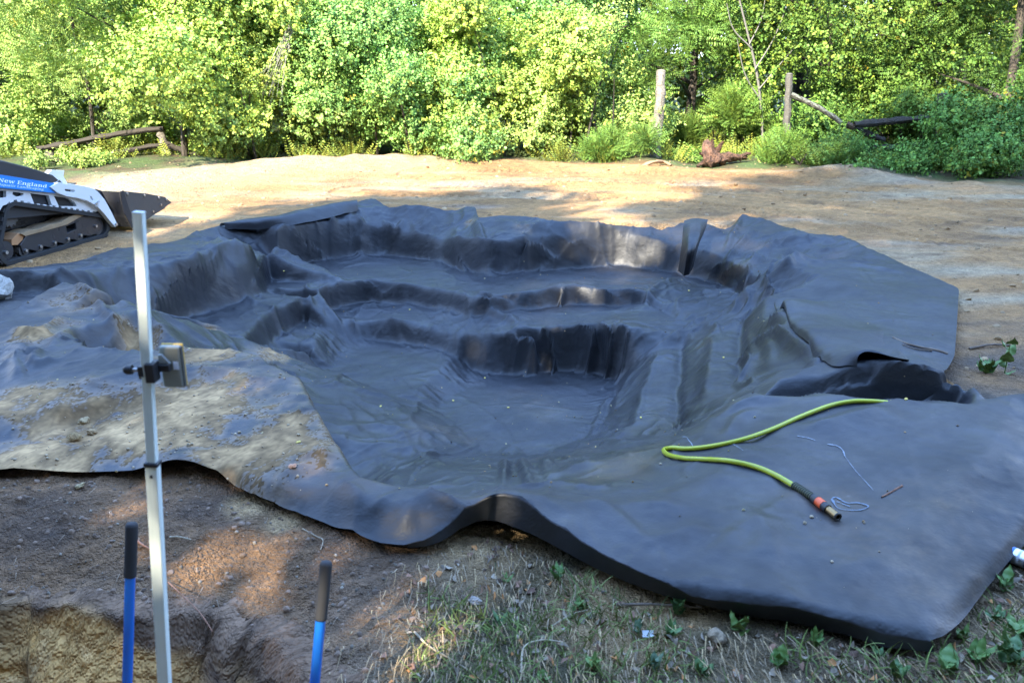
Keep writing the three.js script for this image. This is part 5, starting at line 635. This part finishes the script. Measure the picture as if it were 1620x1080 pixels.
const outside = (x, z) => x < GX0 || x > GX1 || z < GZ0 || z > GZ1 || sample(SD, x, z) < -0.01;
const whiteMat = std(1, 1, 1, .95), r5 = RNG(55);
{
  const peb = [], clod = []; for (let i = 0; i < 5200; i++) { const x = -2.6 + 2.9 * r5(), z = -3.7 + 1.9 * r5(); if (!outside(x, z) || r5() > soilAt(x, z) + .12) continue; const y = groundY(x, z); if (y < -.2) continue; const rot = [r5() * 6, r5() * 6, r5() * 6]; if (r5() < .3) { const s = .002 + .006 * r5() ** 4; const t = .25 + .5 * r5(); peb.push([V(x, y + s * .2, z), rot, V(s, s, s), lin(.42 * t, .35 * t, .26 * t)]); } else { const s = .0025 + .011 * r5() ** 5, t = .45 + .6 * r5(); clod.push([V(x, y, z), rot, V(s, s, s), lin(.25 * t, .172 * t, .118 * t)]); } }
  scatter('pebbles', 'small pale pebbles in the dark soil beside the trench', PEB[0], whiteMat, peb, 'pebbles'); scatter('soil_crumbs', 'brown crumbs of soil lying beside the trench', PEB[1], whiteMat, clod, 'soil crumbs');
  const grit = []; for (const [p, r, s] of DUST) { const n = Math.round(r * s * 170); for (let i = 0; i < n; i++) { const a = r5() * 6.283, d = r * 1.15 * Math.sqrt(r5()), x = p.x + Math.cos(a) * d, z = p.z + Math.sin(a) * d; if (outside(x, z)) continue; const k = .0015 + .007 * r5() ** 4, t = .5 + .6 * r5(); grit.push([V(x, sheetY(x, z) + k * .3, z), [r5() * 6, r5() * 6, 0], V(k, k, k), lin(.46 * t, .36 * t, .23 * t)]); } }
  for (let i = 0; i < 260; i++) { const x = -3 + 5.6 * r5(), z = -8.8 + 6 * r5(); if (outside(x, z)) continue; const k = .0025 + .004 * r5(); grit.push([V(x, sheetY(x, z) + .002, z), [r5() * 6, r5() * 6, 0], V(k, k * .5, k), r5() < .5 ? lin(.5, .4, .2) : lin(.35, .22, .1)]); }
  for (const [u, v] of [[767, 598], [1014, 661], [449, 429], [717, 634], [648, 490], [602, 643], [1090, 460], [804, 645], [472, 700], [1145, 566], [1434, 632]]) { const p = hit(u, v); grit.push([p.add(V(0, .004, 0)), [.2, r5() * 6, 0], V(.011, .004, .008), lin(.62, .47, .12)]); }
  scatter('grit', 'sandy grit and specks lying on the black liner', PEB[2], whiteMat, grit, 'grit');
  const back = []; for (let i = 0; i < 1500; i++) { const x = -6 + 13 * r5(), z = -14.5 + 10 * r5(); if (!outside(x, z)) continue; const s = .006 + .022 * r5() ** 3, t = .5 + .6 * r5(); back.push([V(x, groundY(x, z), z), [r5() * 6, r5() * 6, 0], V(s * 1.2, s * .7, s), lin(.4 * t, .27 * t, .14 * t)]); } scatter('sand_crumbs', 'crumbs of sandy earth strewn over the dug field', PEB[3], whiteMat, back, 'sand crumbs');
}
[['brown stone lying on the sandy liner left of the pale rod', 118, 696, .027, [.33, .22, .1], 1], ['pointed tan stone on the sandy liner, behind the brown stone', 134, 668, .024, [.42, .31, .17], 1], ['flat tan stone beside the brown stone on the sandy liner', 146, 686, .021, [.36, .24, .12], 1], ['small yellowish stone in the dark soil left of the pale rod', 126, 771, .015, [.42, .33, .18], 0], ['tan stone among leaves and weeds below the hanging liner edge', 1135, 1012, .026, [.3, .23, .15], 0], ['tiny reddish stone on the liner right of the sandy patch', 463, 739, .012, [.4, .25, .18], 1], ['big pale rock on the liner at the left border', -8, 472, .13, [.42, .4, .36], 1], ['grey pebble among the straw at the bottom', 750, 955, .018, [.33, .3, .27], 0]].forEach(([label, u, v, s, c, sheet], i) => { const p = sheet ? hit(u, v) : onGround(u, v), g = rockGeo(20 + i, 3, .55); g.scale(s * 1.2, s, s * .9); uvMetres(g, 9); g.rotateY(i * 1.3); g.translate(0, s * .45, 0); const m = mesh('stone', g, std(...c, .9, { map: stoneTex })); m.position.copy(p); tag(m, label, 'stone', 'loose stones'); });
// ---- straw, grass, fallen leaves
function bladeGeo(seg, w, l, bend) { const pos = [], idx = []; for (let i = 0; i <= seg; i++) { const t = i / seg, ww = w * (1 - t * .85); pos.push(-ww, l * t * (1 - .25 * bend * t), bend * l * t * t * .6, ww, l * t * (1 - .25 * bend * t), bend * l * t * t * .6); if (i) { const k = 2 * i; idx.push(k - 2, k - 1, k, k - 1, k + 1, k); } } const g = new THREE.BufferGeometry(); g.setAttribute('position', new THREE.Float32BufferAttribute(pos, 3)); g.setIndex(idx); g.computeVertexNormals(); return g; }
const inLitter = (x, z) => outside(x, z) && x > litterX(z) - .25 && r5() < 1.1 - soilAt(x, z);
{
  const straw = [], green = [], leaves = [], dbl = std(1, 1, 1, .85, { side: THREE.DoubleSide }); let n = 0;
  while (n++ < 36000) { const z = -3.3 + 1.75 * r5(), x = -0.6 + 3.6 * r5(); if (!inLitter(x, z)) continue; const y = groundY(x, z), t = .5 + .7 * r5(), grey = r5(); if (r5() < .45) straw.push([V(x, y + .008 + .012 * r5(), z), [Math.PI / 2 - .3 * r5() + .1, r5() * 6.283, (r5() - .5) * .6], V(1, .5 + 1.3 * r5(), 1), lin(lerp(.5, .34, grey) * t, lerp(.34, .26, grey) * t, lerp(.15, .17, grey) * t)]); }
  for (let i = 0; i < 520; i++) { const z = -3.6 + 1.7 * r5(), x = -2.4 + 2.6 * r5(); if (!outside(x, z) || groundY(x, z) < -.15) continue; const y = groundY(x, z), t = .4 + .8 * r5(); straw.push([V(x, y + .004, z), [Math.PI / 2 - .15 * r5(), r5() * 6.283, (r5() - .5)], V(.8, .3 + .9 * r5(), 1), lin(.36 * t, .26 * t, .17 * t)]); }
  scatter('dry_straw', 'dry straw and thin stalks littering the ground in front of the liner', bladeGeo(4, .0016, .075, .5), dbl, straw, 'straw');
  n = 0; while (n++ < 12000) { const z = -3.1 + 1.5 * r5(), x = -0.3 + 3.4 * r5(); if (!inLitter(x, z) || fbm(x * 3 + 9, z * 3, 2) < -.08) continue; const y = groundY(x, z), t = .5 + .8 * r5(), b = r5() * .5; green.push([V(x, y - .003, z), [(r5() - .3) * 2.2, r5() * 6.283, (r5() - .5) * 1.6], V(1, .5 + r5(), 1), lin(lerp(.17, .2, b) * t, lerp(.24, .2, b) * t, lerp(.05, .08, b) * t)]); }
  scatter('grass', 'sparse trampled grass in front of the liner at the lower right', bladeGeo(5, .0032, .075, .9), dbl, green, 'grass');
  n = 0; while (n++ < 3000) { const z = -3.2 + 1.6 * r5(), x = -0.4 + 3.5 * r5(); if (!inLitter(x, z)) continue; const y = groundY(x, z), t = .5 + .8 * r5(), k = r5(); leaves.push([V(x, y + .008, z), [Math.PI / 2 + (r5() - .5) * .9, r5() * 6.283, r5() * 6], V(.35 + .5 * r5(), .35 + .4 * r5(), .6), k < .12 ? lin(.5, .22, .07) : k < .5 ? lin(.24 * t, .13 * t, .08 * t) : lin(.3 * t, .24 * t, .17 * t)]); }
  const lg = new THREE.BufferGeometry(), lf = leafGeo(.018, .05, .5); lg.setAttribute('position', new THREE.Float32BufferAttribute(lf.p, 3)); lg.setIndex(lf.i); lg.computeVertexNormals(); scatter('fallen_leaves', 'brown and orange fallen leaves scattered in the grass at the lower right', lg, dbl, leaves, 'fallen leaves');
}
// ---- weeds, one by one
function bigLeaf(w, l, curl) { const pos = [], idx = [], nx = 4, ny = 7; for (let j = 0; j <= ny; j++) for (let i = 0; i <= nx; i++) { const t = j / ny, s = i / nx * 2 - 1, ww = w * Math.sin(Math.PI * Math.min(1, .06 + t * .94) ** .75) * (1 + .1 * Math.sin(t * 22)); pos.push(s * ww, l * t, -curl * l * t * t * .5 + Math.abs(s) * ww * .35 + .002 * Math.sin(t * 30)); if (i && j) { const k = j * (nx + 1) + i; idx.push(k - nx - 2, k - nx - 1, k, k - nx - 2, k, k - 1); } } const g = new THREE.BufferGeometry(); g.setAttribute('position', new THREE.Float32BufferAttribute(pos, 3)); g.setIndex(idx); g.computeVertexNormals(); return g; }
const LEAFG = [bigLeaf(.016, .05, .3), bigLeaf(.012, .055, .5), bigLeaf(.02, .048, .15)], weedMats = [[.075, .15, .04], [.1, .19, .04], [.085, .14, .07], [.13, .21, .05]].map((c) => new THREE.MeshPhysicalMaterial({ color: lin(...c), roughness: .55, side: THREE.DoubleSide }));
[['bluish green weed with narrow leaves at the left end of the grass, near the soil', 783, 906, 1, 7, 2, 1.1], ['small bright weed right of the bluish weed, close to the liner', 800, 920, .7, 5, 3, 0], ['bright weed beside the sunlit sandy hollow under the liner', 884, 918, 1, 7, 1, 1], ['leafy weed right of the sunlit sand, under the liner edge', 1072, 972, 1.0, 8, 0, 0], ['pair of broad leaves standing below the hanging edge', 1168, 1000, 1.3, 6, 3, 2], ['weed with grey green leaves beside the white scrap', 1008, 1003, .8, 7, 2, 0], ['bright weed in the bottom middle of the grass', 1232, 1056, 1.1, 8, 1, 2], ['dense low weed below the front corner of the liner', 1545, 1046, 1.3, 10, 1, 0], ['dark green weed in the lower right corner', 1597, 1050, 1.4, 10, 0, 2], ['bright weed right of the front corner of the liner', 1525, 1010, .8, 7, 3, 1], ['weed under the metal can at the right border', 1590, 935, 1.1, 8, 1, 0], ['weed at the right border above the metal can', 1614, 845, .9, 6, 3, 2], ['low weed at the bottom below the tan stone', 1110, 1066, 1, 7, 0, 1], ['bright green leaf cluster at the bottom edge, left of the grass', 860, 1076, .8, 6, 3, 2], ['small weed under the liner corner at the lower right', 1390, 1040, .7, 6, 0, 0], ['weed right of the can shaded by the liner', 1575, 985, 1, 7, 0, 2], ['leafy weed at the lower right between the corner weeds', 1500, 1062, 1.2, 9, 1, 2], ['weed with broad leaves in the far lower right corner', 1612, 1010, 1.4, 9, 1, 2], ['low weed right of the paper scrap under the edge', 1060, 1005, 1, 7, 0, 1], ['weed half under the hanging edge left of the front corner', 1290, 1022, 1, 7, 1, 0], ['pale green weed at the bottom right of the arched stalk', 940, 1060, 1, 8, 3, 1], ['small weed left of the arched stalk in the straw', 790, 990, .8, 6, 0, 1], ['weed in the straw below the paper scrap', 1035, 1062, .9, 7, 2, 0], ['weed above the diagonal stalk in the grass', 915, 965, .8, 6, 1, 2], ['weed at the bottom edge left of the leafy corner weeds', 1420, 1072, 1.1, 8, 0, 2], ['bushy green weed on the dirt right of the folded liner', 1560, 590, 1.8, 12, 1, 0], ['upright light green seedling on the dirt at the right border', 1590, 590, 1.9, 6, 3, 2]].forEach(([label, u, v, s, n, mi, gi], i) => {
  const p = onGround(u, v), t = thing('weed', label, 'weed', p, i * 1.7, 'single weeds in the dirt'), r = RNG(300 + i), tall = label.startsWith('upright') ? .11 : .02 + .03 * r();
  for (let k = 0; k < n; k++) { const a = k * 2.4 + r(), h = tall * s * (k / n), tilt = .5 + .7 * r(), m = mesh('leaf', LEAFG[(gi + (k % 3 ? 0 : 1)) % 3], weedMats[mi], t); m.rotation.set(tilt, a, 0, 'YXZ'); m.position.set(0, h, 0); m.scale.setScalar(s * (.55 + .5 * r())); }
  mesh('stem', taperTube([V(0, -.01, 0), V(.003, tall * s * .5, 0), V(0, tall * s, 0)], .0022 * s, .0012, 5, 5, i), weedMats[mi], t);
});
// ---- twigs, roots, scrap, can
const twigMat = std(.2, .15, .11, .95), rootMat = std(.3, .15, .09, .95), paleTwig = std(.42, .34, .23, .9);
function stick(name, label, pts, r0, r1, mat, sheet, lift = 0, group) { const P = pts.map(([u, v, up = 0]) => { const p = sheet ? hit(u, v) : onGround(u, v); p.y += r0 * .8 + up + lift; return p; }), o = P[0].clone(), m = mesh(name, taperTube(P.map((p) => p.sub(o)), r0, r1, 16, 7, pts[0][0], .3), mat); m.position.copy(o); return tag(m, label, name === 'root' ? 'root' : 'twig', group); }
const tw = stick('twig', 'forked brown twig lying on the right hand liner flap', [[1413, 534], [1435, 544], [1462, 551], [1480, 554], [1500, 560]], .004, .008, twigMat, 1); { const o = tw.position.clone(), P = [[1428, 546], [1448, 553], [1475, 556]].map(([u, v]) => hit(u, v).add(V(0, .006, 0)).sub(o)); mesh('side_twig', taperTube(P, .003, .005, 8, 6, 2), twigMat, tw); }
stick('twig', 'short reddish twig on the liner right of the hose end', [[1395, 787], [1410, 779], [1428, 769]], .003, .004, std(.25, .12, .07, .9), 1);
stick('twig', 'dark stick lying under the hanging liner edge beside the sunlit sand', [[975, 962], [1040, 966, .01], [1110, 968, .005]], .005, .004, twigMat, 0, .01);
stick('root', 'thin reddish root hanging down the soil right of the pale rod', [[266, 924], [290, 950, .01], [318, 978, .01], [336, 1002]], .0022, .0018, rootMat, 0, .006);
stick('root', 'orange brown root behind the left shovel grip', [[216, 858], [228, 866], [246, 876]], .005, .003, rootMat, 0, .004);
stick('twig', 'pale bent straw stalk below the liner in the soil', [[478, 838], [500, 850], [511, 858, .004], [507, 872]], .0022, .0018, paleTwig, 0, .004);
stick('twig', 'pale twig lying in the soil right of the pale rod', [[268, 852], [284, 853, .004], [302, 856]], .004, .003, paleTwig, 0, .003);
stick('twig', 'long curved stalk lying at the border of soil and grass', [[655, 1002], [680, 1030, .01], [715, 1048, .004], [740, 1062]], .003, .002, paleTwig, 0, .004);
stick('twig', 'pale arched stalk among the straw at the bottom', [[824, 1068], [830, 1035, .02], [860, 1022, .015], [895, 1020]], .003, .0018, paleTwig, 0, .006);
stick('twig', 'dark stick in the soil at the bottom, left of the grass', [[782, 1058], [800, 1072], [815, 1085]], .006, .005, twigMat, 0, .003);
stick('twig', 'diagonal stalk in the grass under the liner', [[870, 995], [905, 978, .01], [930, 970, .006]], .0025, .002, paleTwig, 0, .005);
stick('twig', 'dark stick on the brown earth at the right border', [[1534, 553], [1570, 549, .01], [1600, 548]], .008, .006, twigMat, 0, 0);
stick('root', 'thick brown root lying on the sand at the far field edge', [[1012, 268], [1030, 262, .02], [1050, 261, .02], [1062, 264]], .03, .02, std(.3, .19, .1, .95), 0, 0);
{ const p = onGround(1025, 1008), g = new THREE.PlaneGeometry(.035, .022, 6, 4), q = g.attributes.position; for (let i = 0; i < q.count; i++) q.setZ(i, .004 * fbm(q.getX(i) * 70, q.getY(i) * 70, 2)); g.computeVertexNormals(); g.rotateX(-1.1); const m = mesh('paper_scrap', g, std(.72, .74, .76, .8, { side: THREE.DoubleSide })); m.position.copy(p).add(V(0, .014, 0)); tag(m, 'small crumpled white scrap lying in the grass below the liner', 'scrap'); }
{
  const a = onGround(1586, 884), t = thing('metal_can', 'silver metal can with blue print lying in the grass at the right border', 'can', a.clone().add(V(.004, .03, 0)), 0), ax = at(1660, 915, .03).sub(at(1586, 884, .03)).normalize(), q = new THREE.Quaternion().setFromUnitVectors(V(0, 1, 0), V(ax.x, 0, ax.z).normalize());
  const prof = [[0, .004], [.022, .002], [.0245, 0], [.027, .004], [.0285, .012], [.0285, .15], [.026, .16], [0, .158]].map(([x, y]) => new THREE.Vector2(x, y)), g = new THREE.LatheGeometry(prof, 28); g.applyQuaternion(q); mesh('can_body', g, std(.7, .72, .74, .3, { metalness: .85 }), t);
  [[.022, .034, [.03, .14, .42]], [.05, .058, [.5, .52, .55]], [.075, .12, [.06, .08, .11]]].forEach(([y0, y1, c]) => { const b = new THREE.CylinderGeometry(.0289, .0289, y1 - y0, 28, 1, true); b.translate(0, (y0 + y1) / 2, 0); b.applyQuaternion(q); mesh('print_band', b, std(...c, .4), t); });
}
renderer.render(scene, camera);
